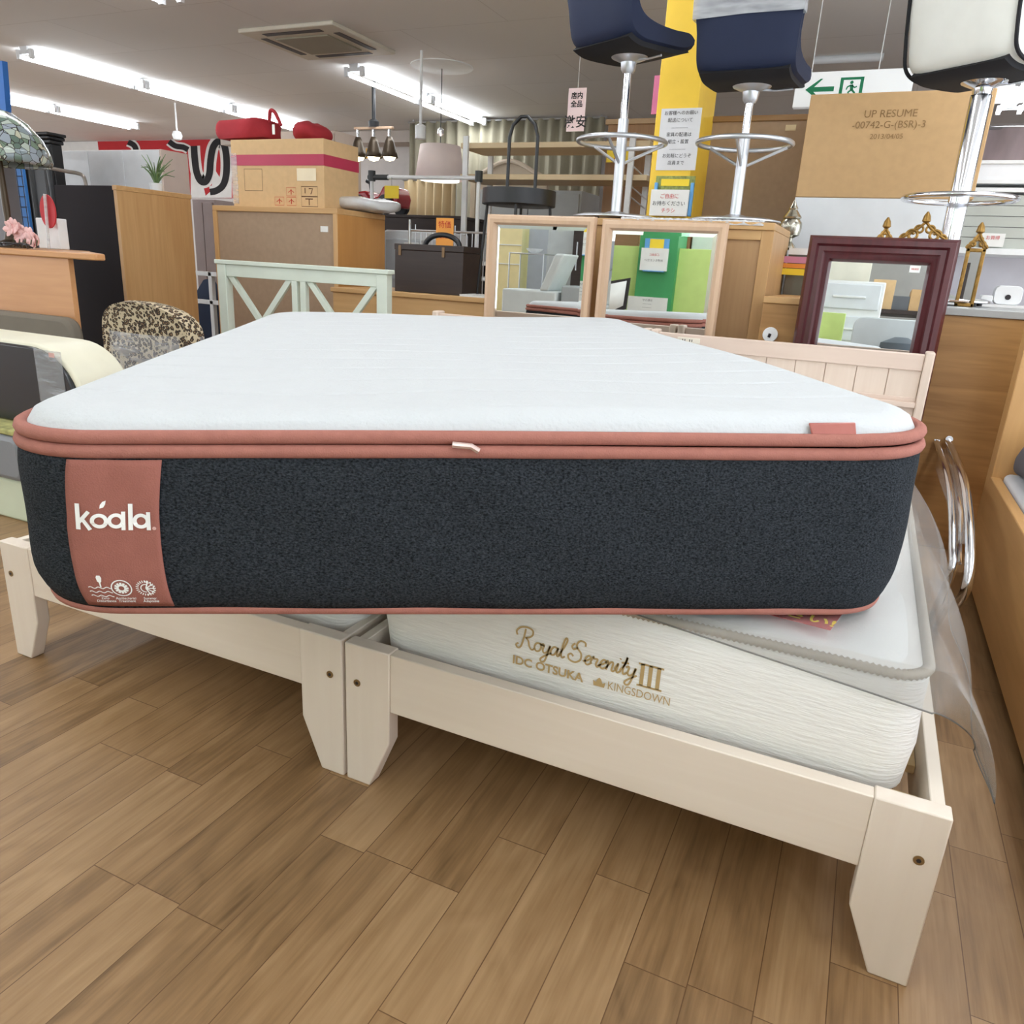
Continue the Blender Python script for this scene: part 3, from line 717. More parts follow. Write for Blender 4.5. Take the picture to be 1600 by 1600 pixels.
# ---- bar stools
def stool(name, label, base, yaw, seat_h, mats, wrap, seat_m, edge_m, under_m, ring_r=.2, ring_z=.33, bw=.40, pole_r=.024, metal=M_steel, spoke=True, ring_y=0.):
    bx, by, bz = base
    t = thing('bar_stool', label, 'bar stool', base, 'bar stools on display')
    MB().lathe([(.19,0),(.205,.004),(.205,.010),(.17,.018),(.06,.026),(.035,.034)], base, 40).build('base_plate', metal, t)
    fe = MB()
    for k in range(6):
        a = k*math.pi/3+.3; fe.lathe([(.012,-.012),(.012,.0)], (bx+.17*math.cos(a), by+.17*math.sin(a), bz), 10)
    fe.build('base_feet', M_black, t)
    sf = .62 if spoke else .93
    MB().lathe([(pole_r,.03),(pole_r,seat_h*sf),(pole_r*.98,seat_h*(sf+.005))], base, 20).build('pole_sleeve', metal, t)
    MB().lathe([(pole_r*.72,seat_h*.6),(pole_r*.72,seat_h-.03)], base, 20).build('gas_lift', M_chrome, t)
    q = [(bx+ring_y+ring_r*math.cos(a*math.pi/24), by+ring_r*math.sin(a*math.pi/24), bz+ring_z) for a in range(48)]
    fr = MB().tube(q, .0105, 10, closed=True).build('foot_ring', metal, t)
    if spoke:
        for a in (.5, 2.6, 4.7):
            MB().tube([(bx+pole_r*math.cos(a)*.8, by+pole_r*math.sin(a)*.8, bz+ring_z-.09), (bx+ring_r*math.cos(a), by+ring_r*math.sin(a), bz+ring_z)], .007, 8).build('ring_spoke', metal, fr)
    MB().lathe([(.022,seat_h-.075),(.032,seat_h-.06),(.036,seat_h-.03),(.08,seat_h-.012),(.085,seat_h-.004),(.085,seat_h)], base, 28).build('seat_mount', metal, t)
    c, s = math.cos(yaw), math.sin(yaw)
    def R(f, w, z): return (bx+c*f-s*w, by+s*f+c*w, bz+seat_h+z)       # f forward, w sideways
    # lever
    MB().tube([R(0,.02,-.02), R(.02,-.1,-.025), R(.03,-.17,-.02)], .005, 8).build('lift_lever', metal, t)
    # bucket: profile swept sideways
    prof_out = cat_rom([(.235,.035),(.16,.008),(0,0),(-.12,.0),(-.195,.03),(-.222,.10),(-.245,.24),(-.262,.40),(-.255,.42)], 5)
    prof_in = cat_rom([(-.235,.415),(-.215,.30),(-.185,.16),(-.14,.10),(-.05,.075),(.08,.07),(.19,.075),(.235,.055)], 5)
    pf = [tuple(p) for p in prof_out+prof_in]
    ls = []; n = 14
    for i in range(n+1):
        w = -1+2*i/n; sc = 1-.10*abs(w)**6
        ls.append([R(.0+(f-0)*sc, bw/2*w*(1-.06*(1-z/.42)*(z < .2)), .2+(z-.2)*sc) for f, z in pf])
    sh = MB().loops(ls).build('seat_shell', seat_m, t, bevel=.012, angle=60)
    if under_m:
        po = cat_rom([(.20,.02),(.12,.0),(0,-.008),(-.12,-.008),(-.19,.012)], 5)
        ls = [[R(f, w, z) for f, z in [tuple(p) for p in po]+[(-.17,.03),(.18,.035)]] for w in (-bw/2*.86, -bw/2*.84, 0, bw/2*.84, bw/2*.86)]
        MB().loops(ls).build('seat_underside', under_m, t)
    if edge_m:
        for w in (-1, 1):
            MB().tube([R(f*.93, w*bw/2*1.0, .2+(z-.2)*.93) for f, z in prof_out], .007, 8).build('seat_edge_piping', edge_m, t)
    if wrap:
        ls = []
        for z in (.20, .27, .34, .41):
            xx = -.232-.03*(z-.2)/.2
            ls.append([R(xx-.012, -bw/2-.006, z), R(xx-.016, 0, z+.004), R(xx-.012, bw/2+.006, z), R(xx+.04, bw/2+.008, z), R(xx+.05, 0, z), R(xx+.04, -bw/2-.008, z)])
        MB().loops(ls, False, False).build('stretch_wrap', clear('cloudy_wrap', (206,208,212), .62, .2, .6, 50), t)
    return t
M_navy = mat('navy_fabric', (19,31,60), .75, bump=.15, bscale=400)
M_navyu = mat('black_underside', (18,18,24), .8)
p1 = at(962,331,2.72); p2 = at(1146,344,2.72); p3 = at(1462,474,2.72)
stool('s1', 'bar stool with navy seat, left of the yellow pillar', (p1[0], 2.72, CT+.014), math.radians(62), .70, None, False, M_navy, None, M_navyu, .205, .34, .41)
stool('s2', 'bar stool with navy seat wrapped in clear film on top', (p2[0], 2.74, CT+.014), math.radians(86), .565, None, True, M_navy, None, M_navyu, .205, .33, .43)
M_creamv = mat('cream_vinyl', (226,226,218), .4)
OT = .935
stool('s3', 'bar stool with cream seat, black edging and a chrome pole', (2.05, 2.72, OT+.014), math.radians(52), .83, None, False, M_creamv, M_navyu, M_navyu, .205, .40, .44, .038, M_chrome, False)

# ---- long oak unit behind the right bed
t = thing('sideboard', 'long golden oak sideboard behind the right bed, chrome stool on top', 'sideboard', (1.98, 2.6, 0))
MB().box(1.40, 2.56, 2.30, 2.95, 0, OT-.028).build('back_board', M_oakboard, t, .003)
MB().box(1.40, 1.74, 2.29, 2.96, OT-.028, OT-.002).build('top_edge', M_oakx, t, .003)
MB().box(1.74, 2.56, 2.29, 2.96, OT-.028, OT).build('top_board', mat('grey_top', (176,178,178), .35), t, .003)
o = MB().lathe([(.025,0),(.025,.006),(.02,.008)], (0,0,0), 20)
cc = at(1203,523,2.285)
o2 = MB().tube([(cc[0], 2.2995, cc[2]), (cc[0], 2.288, cc[2])], .030, 24).build('round_plate', M_whitep, t, .002)
MB().tube([(cc[0]-.004, 2.2885, cc[2]-.01), (cc[0], 2.286, cc[2]+.004)], .006, 10).build('plate_mark', M_dark, o2)

# ================================================================ YELLOW PILLAR WITH NOTICES
YP = 3.35
pa = at(1010,330,YP); pb2 = at(1072,330,YP)
px0, px1 = pa[0], pb2[0]
M_yw = mat('yellow_wall_paint', (248,206,66), .5)
struct(MB().box(px0, px1+.0, YP, YP+.42, 0, CEIL), 'trim_2', M_yw, bevel=.004)
def tb(u0, v0, u1, v1, y):
    a = at(u0, v0, y); b = at(u1, v1, y); return a[0], b[0], b[2], a[2]
# pasted notice in a sleeve
x0, x1, z0, z1 = tb(1034,170,1086,266,YP-.004)
o = tag(MB().box(x0, x1, YP-.004, YP-.0005, z0, z1).build('notice_sheet', mat('notice_grey', (222,222,224), .4)), 'tall notice sheet in a clear sleeve on the yellow pillar', 'notice')
for i, (s, col) in enumerate((('お客様へのお願い', M_ink), ('配送について', M_ink), ('------------', M_grey), ('家具の配達は', M_ink), ('組立・設置', M_ink), ('------------', M_grey), ('お気軽にどうぞ', M_ink), ('店員まで', M_ink))):
    text('notice_print', s, (x1-x0)*.105, ((x0+x1)/2, YP-.0042, z1-(z1-z0)*(.10+.115*i)), XP, ZP, col, o)
x0, x1, z0, z1 = tb(1024,274,1078,338,YP-.03)
t = thing('leaflet_holder', 'leaflet holder with blue sides fixed on the yellow pillar', 'leaflet holder', ((x0+x1)/2, YP, z0))
MB().box(x0, x1, YP-.006, YP-.0005, z0, z1).build('back_plate', mat('green_card', (142,150,84), .6, var=.4, vscale=60), t)
MB().box(x0, x0+.016, YP-.03, YP-.006, z0, z1-.035).build('side_clip', mat('sky_blue_plastic', (104,168,224), .4), t, .003)
MB().box(x1-.016, x1, YP-.03, YP-.006, z0, z1-.035).build('side_clip', mat('sky_blue_plastic', (104,168,224), .4), t, .003)
xa, xb, za, zb_ = tb(1018,296,1072,338,YP-.05)
lf = MB().box(xa, xb, YP-.05, YP-.032, za, zb_).build('leaflet', M_paper, t)
for i, (s, k) in enumerate((('ご自由に', M_red), ('お持ちください', M_ink), ('チラシ', M_red))):
    text('leaflet_print', s, .026, ((xa+xb)/2, YP-.0502, zb_-.042-.036*i), XP, ZP, k, lf)
MB().box(x0+.03, x1-.03, YP-.008, YP-.006, z1-.05, z1-.015).build('yellow_card', M_yel, t)
# pink hanging board left of pillar
x0, x1, z0, z1 = tb(1023,118,1034,178,YP+.3)
tag(MB().box(x0, x1+.05, YP+.3, YP+.31, z0, z1).build('sign_board', mat('magenta_board', (214,120,170), .6)), 'narrow pink board peeking out at the left of the yellow pillar', 'sign')
# ---- hanging strip sign with large black characters
x0, x1, z0, z1 = tb(889,138,912,205,4.2)
o = tag(MB().box(x0, x1, 4.2, 4.204, z0, z1).build('hanging_sign', mat('pinkish_paper', (250,226,228), .6)), 'small pinkish hanging sign with black characters under the ceiling', 'sign')
for i, (s, k, dz) in enumerate((('店内', .042, .06), ('全品', .042, .11), ('激安', .080, .23))):
    text('sign_lettering', s, k, ((x0+x1)/2, 4.1995, z1-dz), XP, ZP, M_ink, o, bold=.0012)
MB().tube([((x0+x1)/2, 4.202, z1), ((x0+x1)/2, 4.202, CEIL)], .0015, 6).build('hanging_cord', M_whitep, o)
# ---- exit sign
Ye = 4.5
x0, x1, z0, z1 = tb(1240,172,1396,108,Ye); z1 = at(1262,113,Ye)[2]; z0 = at(1240,168,Ye)[2]; x0 = at(1242,140,Ye)[0]
t = thing('exit_sign', 'white exit sign with green running figure and arrow', 'exit sign', ((x0+x1)/2, Ye, z0))
MB().box(x0, x1+.12, Ye, Ye+.06, z0, z1).build('sign_box', mat('sign_white', (240,244,246), .4, emit=.25), t, .004)
M_grn = mat('exit_green', (24,140,96), .5)
h = z1-z0; e3 = lambda x, y: (x0+x, Ye-.0012, z0+y)
g = MB(); xa = .06*h/.2
xo = h*.32; cy = h*.5
g.poly([(xo,cy),(xo+.42*h,cy+.30*h),(xo+.50*h,cy+.30*h),(xo+.26*h,cy+.07*h),(xo+.86*h,cy+.07*h),(xo+.86*h,cy-.07*h),(xo+.26*h,cy-.07*h),(xo+.50*h,cy-.30*h),(xo+.42*h,cy-.30*h)][::-1], e3)
g.build('arrow', M_grn, t, smooth=False)
g = MB(); bx = xo+1.02*h; s_ = .62*h; by = cy-s_/2
for r in ((0,0,.14,1),(.86,0,1,1),(.14,.88,.86,1),(.14,0,.86,.06)):
    g.poly([(bx+r[0]*s_*1.1,by+r[1]*s_),(bx+r[2]*s_*1.1,by+r[1]*s_),(bx+r[2]*s_*1.1,by+r[3]*s_),(bx+r[0]*s_*1.1,by+r[3]*s_)], e3)
def S2(P, w): g.ribbon([(bx+p[0]*s_*1.1, by+p[1]*s_) for p in P], w*s_, e3)
g.poly([(bx+s_*1.1*(.5+.075*math.cos(i*.5236)), by+s_*(.76+.08*math.sin(i*.5236))) for i in range(12)], e3)
S2([(.5,.66),(.54,.42)], .15); S2([(.54,.44),(.40,.32),(.44,.12),(.34,.1)], .09); S2([(.55,.42),(.66,.30),(.74,.12)], .09); S2([(.48,.64),(.34,.56),(.30,.44)], .07); S2([(.52,.62),(.66,.52),(.74,.58)], .07)
g.build('running_figure', M_grn, t, smooth=False)
for u in (.15, .85):
    xx = x0+(x1-x0)*u; MB().tube([(xx, Ye+.03, z1), (xx, Ye+.03, CEIL)], .003, 8).build('hanger', M_whitep, t)
# lamp bracket on the ceiling above the exit sign
yg_ = float(atz(1326,93,CEIL-.03)[1]); a = at(1272,95,yg_); b = at(1380,92,yg_)
t = thing('guide_lamp', 'slim white lamp housing on the ceiling above the exit sign', 'ceiling lamp', ((a[0]+b[0])/2, yg_, CEIL))
MB().tube([(a[0],yg_,a[2]-.0),(b[0],yg_,a[2])], .028, 12).build('lamp_body', M_fix, t)
for x in (a[0]+.06, b[0]-.06): MB().tube([(x,yg_,a[2]),(x,yg_,CEIL)], .012, 8).build('lamp_bracket', M_fix, t)

# ================================================================ RIGHT BACKGROUND
# framed brown cabinet back behind second stool
x0, x1, z0, z1 = tb(1100,182,1257,345,3.75)
t = thing('wardrobe', 'tall brown-backed wardrobe behind the film-wrapped navy stool', 'wardrobe', ((x0+x1)/2, 3.9, 0))
MB().box(x0+.03, x1-.03, 3.76, 3.78, .05, z1-.03).build('back_panel', M_brownback, t)
for a, b in ((x0, x0+.03), (x1-.03, x1)): MB().box(a, b, 3.75, 4.3, 0, z1).build('side_panel', wood('walnut_edge', (158,124,84), (140,106,70), 'z'), t, .003)
MB().box(x0+.03, x1-.03, 3.75, 4.3, z1-.03, z1).build('top_panel', wood('walnut_edge_top', (158,124,84), (140,106,70), 'x'), t, .003)
sx_ = at(1238,196,3.75); MB().box(sx_[0]-.035, sx_[0]+.02, 3.757, 3.76, sx_[2]-.025, sx_[2]+.005).build('paper_sticker', mat('beige_sticker', (222,206,170), .6), t)
# big flat carton on a white unit
YB = 3.3
x0, x1, z0, z1 = tb(1256,148,1512,312,YB); x0 = at(1250,260,YB)[0]; x1 = at(1515,250,YB)[0]
t = thing('cupboard', 'white cupboard back under the big printed brown carton', 'cupboard', ((x0+x1)/2, YB+.2, 0))
MB().box(x0, x1-.02, YB, YB+.4, 0, z0).build('back_panel', mat('cool_white_board', (228,231,234), .5), t, .003)
MB().box(x1-.02, x1, YB-.003, YB+.4, 0, z0).build('side_panel', M_lgrey, t, .003)
t = thing('cardboard_carton', 'large brown carton with printed lettering, on the white cupboard by the exit sign', 'carton', ((x0+x1)/2, YB+.2, z0))
MB().box(x0, x1+.05, YB, YB+.42, z0+.001, z1).build('carton_body', M_carton, t, .004)
cxm = at(1392,175,YB)[0]
M_cink = mat('faded_print', (150,118,78), .8)
for i, (s, k) in enumerate((('UP RESUME', .046), ('-00742-G-(BSR)-3', .044), ('2013/04/05', .032))):
    text('carton_print', s, k, (cxm, YB-.0005, at(1390,183+17*i,YB)[2]), XP, ZP, M_cink, t)
# white glazed cabinets at the right edge
t = thing('display_cabinet', 'white glass-fronted display cabinet at the right edge behind the chrome pole', 'cabinet', (2.6, 4.1, 0))
YW = 3.9
def zt(v, y=YW): return at(1560, v, y)[2]
xl = at(1497,330,YW)[0]; xr = 3.5
MB().box(xl, xr, YW+.4, YW+.42, 0, zt(252)).build('cabinet_back', mat('pinkish_white', (226,222,228), .5), t)
for v0, v1, nm in ((250,256,'top_board'), (281,287,'shelf'), (293,300,'shelf'), (388,398,'shelf'), (476,486,'worktop')):
    MB().box(xl, xr, YW, YW+.4, zt(v1), zt(v0)).build(nm, M_white, t, .002)
MB().box(xl, xl+.02, YW, YW+.4, 0, zt(252)).build('side_panel', M_white, t, .002)
MB().box(xl+.02, xr, YW+.01, YW+.016, zt(281), zt(256)).build('upper_door', mat('gloss_white_door', (238,240,243), .3), t)
mb = MB()
for i in range(5):
    za, zb2 = zt(388-17*i), zt(372-17*i); mb.box(xl+.02, xr, YW+.02, YW+.03, za, zb2)
mb.build('grey_slats', mat('sage_grey', (186,190,182), .5), t)
x0, x1, z0, z1 = tb(1534,364,1567,386,YW-.006)
cd_ = MB().box(x0, x1, YW-.006, YW, z0, z1).build('price_card', M_paper, t)
text('card_print', 'お買得', .022, ((x0+x1)/2, YW-.0062, z1-.03), XP, ZP, M_red, cd_)
x0, x1, z0, z1 = tb(1555,447,1592,476,YW+.1)
t = thing('tape_dispenser', 'small white rounded box inside the white display cabinet', 'dispenser', ((x0+x1)/2, YW+.1, zt(476)))
MB().prism(rrect(x0, x1, zt(476)+.001, zt(476)+.10, .03), 'y', YW+.05, YW+.14).build('dispenser_body', M_whitep, t, .004)
MB().prism(rrect(x0-.06, x0-.002, zt(476)+.001, zt(476)+.045, .01), 'y', YW+.05, YW+.14).build('dispenser_tray', M_whitep, t, .004)
MB().tube([((x0+x1)/2, YW+.049, zt(476)+.04), ((x0+x1)/2, YW+.046, zt(476)+.04)], .014, 12).build('dispenser_slot', M_dark, t)
# red-stained curtain by the right wall
x0, x1, z0, z1 = tb(1520,205,1640,252,6.5)
o = MB().grid(lambda u, v: (x0+(3.6)*u, 6.5+.04*math.sin(u*60), .4+(z1+.02-.4)*v), 160, 3).build('curtain', mat('pink_curtain', (224,204,206), .8, var=.35, vscale=2.2, stretch=(1.6,1,.5)), thick=.004)
tag(o, 'pinkish curtain hanging at the right behind the cream stool', 'curtain')
# appliance with coloured price cards
x0, x1, z0, z1 = tb(1212,384,1262,470,3.2)
t = thing('glass_cabinet', 'low dark glass cabinet with pink and yellow cards, left of the red framed mirror', 'cabinet', ((x0+x1)/2, 3.3, OT))
tt = thing
MB().box(1.40, 1.62, 2.97, 3.25, 0, at(1240,390,3.0)[2]).build('cabinet_body', mat('smoked_glass', (110,108,100), .1, .2), t, .004)
for k, (v0, v1, m_) in enumerate(((400,412,mat('pink_card', (214,140,170), .6)), (411,420,mat('orange_card', (236,150,60), .6)), (419,431,M_yel))):
    xa, xb, za, zb3 = tb(1222,v0,1262,v1,2.955)
    MB().box(xa, xb, 2.952-.001*k, 2.969, za, zb3).build('price_card', m_, t)
MB().box(1.40, 1.62, 2.956, 2.969, at(1240,398,3.0)[2], at(1240,388,3.0)[2]).build('shelf_edge', M_whitep, t)
# ornate silver urn
u0 = at(1231,384,3.1); u1 = at(1231,312,3.1); H = u1[2]-u0[2]
t = thing('urn', 'ornate silver lidded urn beside the cabinet edge, left of the mahogany mirror', 'urn', (u0[0], 3.1, at(1240,390,3.0)[2]))
zb4 = at(1240,390,3.0)[2]; H = u1[2]-zb4
M_sil = mat('tarnished_silver', (190,186,172), .22, .95, var=.25, vscale=50)
MB().lathe([(.030*1.2,0),(.034*1.2,.01),(.03,.025),(.016,.04),(.018,.055),(.045,H*.30),(.052,H*.45),(.05,H*.55),(.036,H*.63)], (u0[0], 3.1, zb4), 20).build('urn_body', M_sil, t)
MB().lathe([(.042,H*.63),(.044,H*.66),(.030,H*.74),(.02,H*.80),(.022,H*.83),(.012,H*.9),(.003,H)], (u0[0], 3.1, zb4), 20).build('urn_lid', M_sil, t)
# gilded ornate mirrors and lantern behind the mahogany mirror
def scroll(cx, cz, y, w, h):
    mb = MB()
    for sx in (-1, 1):
        for (ox, oz, r, turns, rr) in ((.22*w, .25*h, .13*w, 1.4, .006), (.36*w, .1*h, .1*w, 1.3, .005), (.1*w, .55*h, .10*w, 1.2, .005)):
            P = []
            for i in range(26):
                a = i/25*turns*2*math.pi; q = r*(1-.7*i/25); P.append((cx+sx*(ox+q*math.cos(a)), y, cz+oz+q*math.sin(a)))
            mb.tube(P, rr, 6)
        mb.tube([(cx+sx*.5*w, y, cz), (cx+sx*.3*w, y, cz+.3*h), (cx+sx*.12*w, y, cz+.62*h), (cx, y, cz+.95*h)], .006, 6)
    mb.lathe([(.004,0),(.016,.01),(.012,.03),(.003,.045)], (cx, y, cz+.85*h), 10)
    return mb
for (u, v0, v1, wpx, lb_) in ((1442,372,345,80,'gilded mirror crest of open scrolls rising behind the mahogany mirror, at the chrome pole'), (1382,372,355,28,'small gilded finial rising behind the mahogany mirror, left of the chrome pole')):
    a = at(u, v0, 2.5); b = at(u, v1, 2.5); w = at(u+wpx/2, v0, 2.5)[0]-at(u-wpx/2, v0, 2.5)[0]
    t = thing('gilded_mirror', lb_, 'mirror', (a[0], 2.5, OT))
    scroll(a[0], a[2]-.01, 2.5, w, b[2]-a[2]+.01).build('scroll_crest', M_gold, t)
    MB().box(a[0]-w*.5, a[0]+w*.5, 2.495, 2.51, OT+.001, a[2]-.005).build('gilded_frame', M_gold, t, .003)
a = at(1510,390,2.55); b = at(1541,390,2.55); x0, x1 = a[0], b[0]; z1 = at(1520,388,2.55)[2]
t = thing('gilded_lantern_mirror', 'narrow gilded mirror with crest, right of the mahogany mirror', 'mirror', ((x0+x1)/2, 2.55, OT))
for (xa, xb, za, zb5) in ((x0,x0+.014,OT+.001,z1),(x1-.014,x1,OT+.001,z1),(x0,x1,z1-.014,z1),(x0,x1,OT+.001,OT+.015)):
    MB().box(xa, xb, 2.54, 2.56, za, zb5).build('gilded_frame', M_gold, t, .003)
MB().box(x0+.014, x1-.014, 2.55, 2.556, OT+.015, z1-.014).build('mirror_glass', M_mirror, t, smooth=False)
scroll((x0+x1)/2, z1, 2.55, (x1-x0)*1.1, .06).build('scroll_crest', M_gold, t)

# ---- neighbouring oak bed at the right
t = thing('oak_bed', 'golden oak bed at the right edge with a grey pillow', 'bed', (2.9, 1.0, 0))
xs_ = 2.285
hz = at(1600,528,1.95)[2]
MB().box(xs_, 3.7, 1.95, 2.05, 0, hz+.12).build('headboard', wood('golden_oak_up', (206,160,104), (188,142,88), 'z', .42, 34, 4), t, .004)
zr = at(1549,745,1.95)[2]
MB().box(xs_-.003, xs_+.03, -1.6, 1.95, .03, zr).build('side_rail', M_oakbed, t, .003)
MB().box(xs_+.03, 3.7, -1.6, 1.95, .05, zr-.10).build('bed_base', M_dark, t)
MB().prism(rrect(xs_+.035, 3.7, zr-.099, zr+.02, .02), 'y', -1.5, 1.94).build('mattress_pad', mat('pale_blue_white', (214,218,224), .8), t, .004)
ls = []
for yy, k in ((1.92,.55),(1.86,.9),(1.75,1),(1.6,.95),(1.52,.6)):
    ls.append([(x, yy, z) for x, z in rrect(xs_+.05, xs_+.65, zr+.021, zr+.021+.16*k, .06*k)])
tag(MB().loops(ls).build('pillow', mat('dark_grey_cloth', (98,98,106), .9)), 'dark grey pillow on the oak bed at the right edge', 'pillow')

# ---- folded chrome chair standing in the gap
xc = 2.165
def C(u, v): p = atx(u, v, xc); return np.array(p)
t = thing('folding_chair', 'folded chrome tube chair wrapped in film, standing right of the bed headboard', 'folding chair', (xc, 1.6, 0))
O = [C(1466,648), C(1482,690), C(1503,740), C(1513,800), C(1516,860), C(1513,905), C(1505,930), C(1488,950)]
O = [np.array([xc, min(p[1], 2.25), p[2]]) for p in O]
low = O[-1]
MB().tube(cat_rom(O+[np.array([xc, low[1]+.12, .10]), np.array([xc, low[1]+.2, .012])], 5), .013, 10).build('tube_frame', M_chrome, t)
O2 = [p+np.array([-.035, .05, -.015]) for p in O[:6]]
MB().tube(cat_rom(O2+[np.array([xc-.035, O2[-1][1]+.2, .012])], 5), .011, 10).build('tube_frame', M_chrome, t)
MB().tube([O[1]+np.array([0,.02,-.02]), O[3]+np.array([-.01,.05,-.02]), O[5]+np.array([-.02,.06,.02])], .006, 8).build('cross_bar', M_chrome, t)
MB().loops([[tuple(O[1]+np.array([.012,.01,-.03])), tuple(O[2]+np.array([.012,.03,-.03])), tuple(O[4]+np.array([.012,.05,0])), tuple(O[4]+np.array([.012,.30,0])), tuple(O[1]+np.array([.012,.15,-.12]))],
            [tuple(O[1]+np.array([-.02,.01,-.03])), tuple(O[2]+np.array([-.02,.03,-.03])), tuple(O[4]+np.array([-.02,.05,0])), tuple(O[4]+np.array([-.02,.30,0])), tuple(O[1]+np.array([-.02,.15,-.12]))]]).build('film_wrap', clear('chair_film', (214,210,206), .3, .12, .5, 30), t)

# ================================================================ CENTRE BACKGROUND
# low oak chest
YL = 2.85
a = at(520,452,YL); b = at(760,466,YL); zl = at(650,458,YL)[2]
t = thing('low_chest', 'low light oak chest between the X-panel footboard and the beech mirrors', 'chest', (-.3, 3.1, 0))
MB().box(a[0], .50, YL, YL+.52, 0, zl-.028).build('chest_body', M_oakx, t, .003)
MB().box(a[0]-.01, .51, YL-.012, YL+.53, zl-.028, zl).build('top_board', M_oakx, t, .004)
# dark hinged box with arched handle
x0, x1, z0, z1 = tb(617,380,722,462,YL+.06)
t = thing('storage_box', 'dark brown lidded box with a black arched handle on the low oak chest', 'box', ((x0+x1)/2, YL+.2, zl))
ya, yb = YL+.06, YL+.3
MB().box(x0, x1, ya, yb, zl+.001, z1-.035).build('box_body', M_wenge, t, .003)
MB().box(x0-.003, x1+.003, ya-.003, yb+.003, z1-.034, z1).build('box_lid', M_wenge, t, .003)
xm = at(675,370,ya)[0]; zh = at(675,365,ya+.1)[2]
P = [(xm+.115*math.cos(math.pi*i/14), ya+.12, z1-.004+(zh-z1)*math.sin(math.pi*i/14)) for i in range(15)]
MB().tube(P, .015, 10).build('handle', M_black, t)
for u in (.06, .70): MB().box(x0+(x1-x0)*u, x0+(x1-x0)*u+.018, ya-.006, ya-.001, z1-.065, z1-.01).build('hinge', mat('aged_brass', (120,96,70), .4, .6), t, .001)
# striped white pad under the tray leg
x0, x1, z0, z1 = tb(702,455,762,462,YL+.06)
x0 = at(723,460,YL+.06)[0]+.012
mb = MB(); mb.box(x0, x1+.06, YL+.0, YL+.2, zl+.001, zl+.010)
for k in range(9): mb.box(x0+.02*k, x0+.02*k+.008, YL-.002, YL+.2, zl+.010, zl+.013)
tag(mb.build('ribbed_mat', M_white, smooth=False), 'thin ribbed white mat on the low oak chest beside the dark box', 'mat')
# black tray table
xc, yc = at(811,308,YL+.25)[0], YL+.25
zt0 = at(811,322,yc)[2]; zt1 = at(811,293,yc-.15)[2]; R0 = .205
t = thing('tray_table', 'round black metal tray table with a tall arched handle', 'tray table', (xc, yc, zl))
MB().lathe([(R0-.006,zt0-zl),(R0,zt0-zl+.003),(R0,zt1-zl),(R0-.006,zt1-zl),(R0-.008,zt0-zl+.012),(.001,zt0-zl+.012)], (xc,yc,zl), 48).build('tray', M_black, t)
za_ = at(820,181,yc)[2]
hw = .085
P = [(xc-hw, yc+.02, zt0+.01), (xc-hw, yc+.02, za_-.10), (xc-hw+.02, yc+.02, za_-.04), (xc-.02, yc+.02, za_), (xc+.02, yc+.02, za_), (xc+hw-.02, yc+.02, za_-.04), (xc+hw, yc+.02, za_-.10), (xc+hw, yc+.02, zt0+.01)]
MB().tube(P, .0095, 10).build('arched_handle', M_black, t)
for k in range(4):
    a = math.radians(200+90*k); ca, sa = math.cos(a), math.sin(a)
    MB().tube([(xc+R0*.86*ca, yc+R0*.86*sa, zt0), (xc+R0*1.05*ca, yc+R0*1.05*sa, zl+.012)], .0085, 8).build('leg', M_black, t)
# X-panel footboard
YX = 2.25
x0, x1, z0, z1 = tb(339,404,605,425,YX)
M_mint = mat('mint_white_paint', (214,224,212), .45)
zt_ = (at(339,404,YX)[2]+at(605,423,YX)[2])/2
t = thing('footboard', 'pale mint wooden bed footboard with two X panels', 'footboard', ((x0+x1)/2, YX, 0))
MB().box(x0-.012, x1+.012, YX-.012, YX+.05, zt_-.022, zt_).build('cap_rail', M_mint, t, .003)
MB().box(x0+.06, x1-.06, YX, YX+.036, zt_-.085, zt_-.022).build('top_rail', M_mint, t, .002)
MB().box(x0+.06, x1-.06, YX, YX+.036, .30, .38).build('bottom_rail', M_mint, t, .002)
for (a, b) in ((x0, x0+.06), (x1-.06, x1)): MB().box(a, b, YX-.006, YX+.045, 0, zt_-.022).build('post', M_mint, t, .003)
xm = (x0+x1)/2
for d in (-.028, .028): MB().box(xm+d-.018, xm+d+.018, YX, YX+.03, .38, zt_-.085).build('center_stile', M_mint, t, .002)
for (a, b) in ((x0+.06, xm-.046), (xm+.046, x1-.06)):
    for fl in (0, 1):
        za, zb6 = .38, zt_-.085
        w = .042; p = [(a, zb6), (a+w, zb6), (b, za), (b-w, za)] if fl else [(b-w, zb6), (b, zb6), (a+w, za), (a, za)]
        MB().prism(p, 'y', YX+.004+.004*fl, YX+.026+.004*fl).build('cross_brace', M_mint, t, .002)
# big oak cabinet seen from the back
YC = 3.2
x0, x1, z0, z1 = tb(331,318,527,330,YC); z1 = (at(331,318,YC)[2]+at(527,328,YC)[2])/2
yb = atx(602,341,x1)[1]
t = thing('large_cabinet', 'large oak cabinet turned back to front, carton on top', 'cabinet', ((x0+x1)/2, (YC+yb)/2, 0))
MB().box(x0, x1, YC, yb, z1-.035, z1).build('top_board', M_oakx, t, .003)
MB().box(x0, x0+.035, YC, yb, 0, z1-.035).build('side_panel', M_oak, t, .002)
MB().box(x1-.03, x1, YC+.0, yb-.004, 0, z1-.035).build('side_panel', M_orange, t, .002)
MB().box(x1-.034, x1-.001, YC-.003, YC+.012, 0, z1-.035).build('back_stile', M_oak, t, .002)
MB().box(x0+.035, x1-.03, YC+.012, YC+.02, .0, z1-.035).build('back_panel', M_brownback, t)
p = at(507,358,YC+.011); MB().box(p[0]-.03, p[0]+.03, YC+.008, YC+.0115, p[2]-.018, p[2]+.018).build('white_sticker', M_paper, t)
ZC = z1
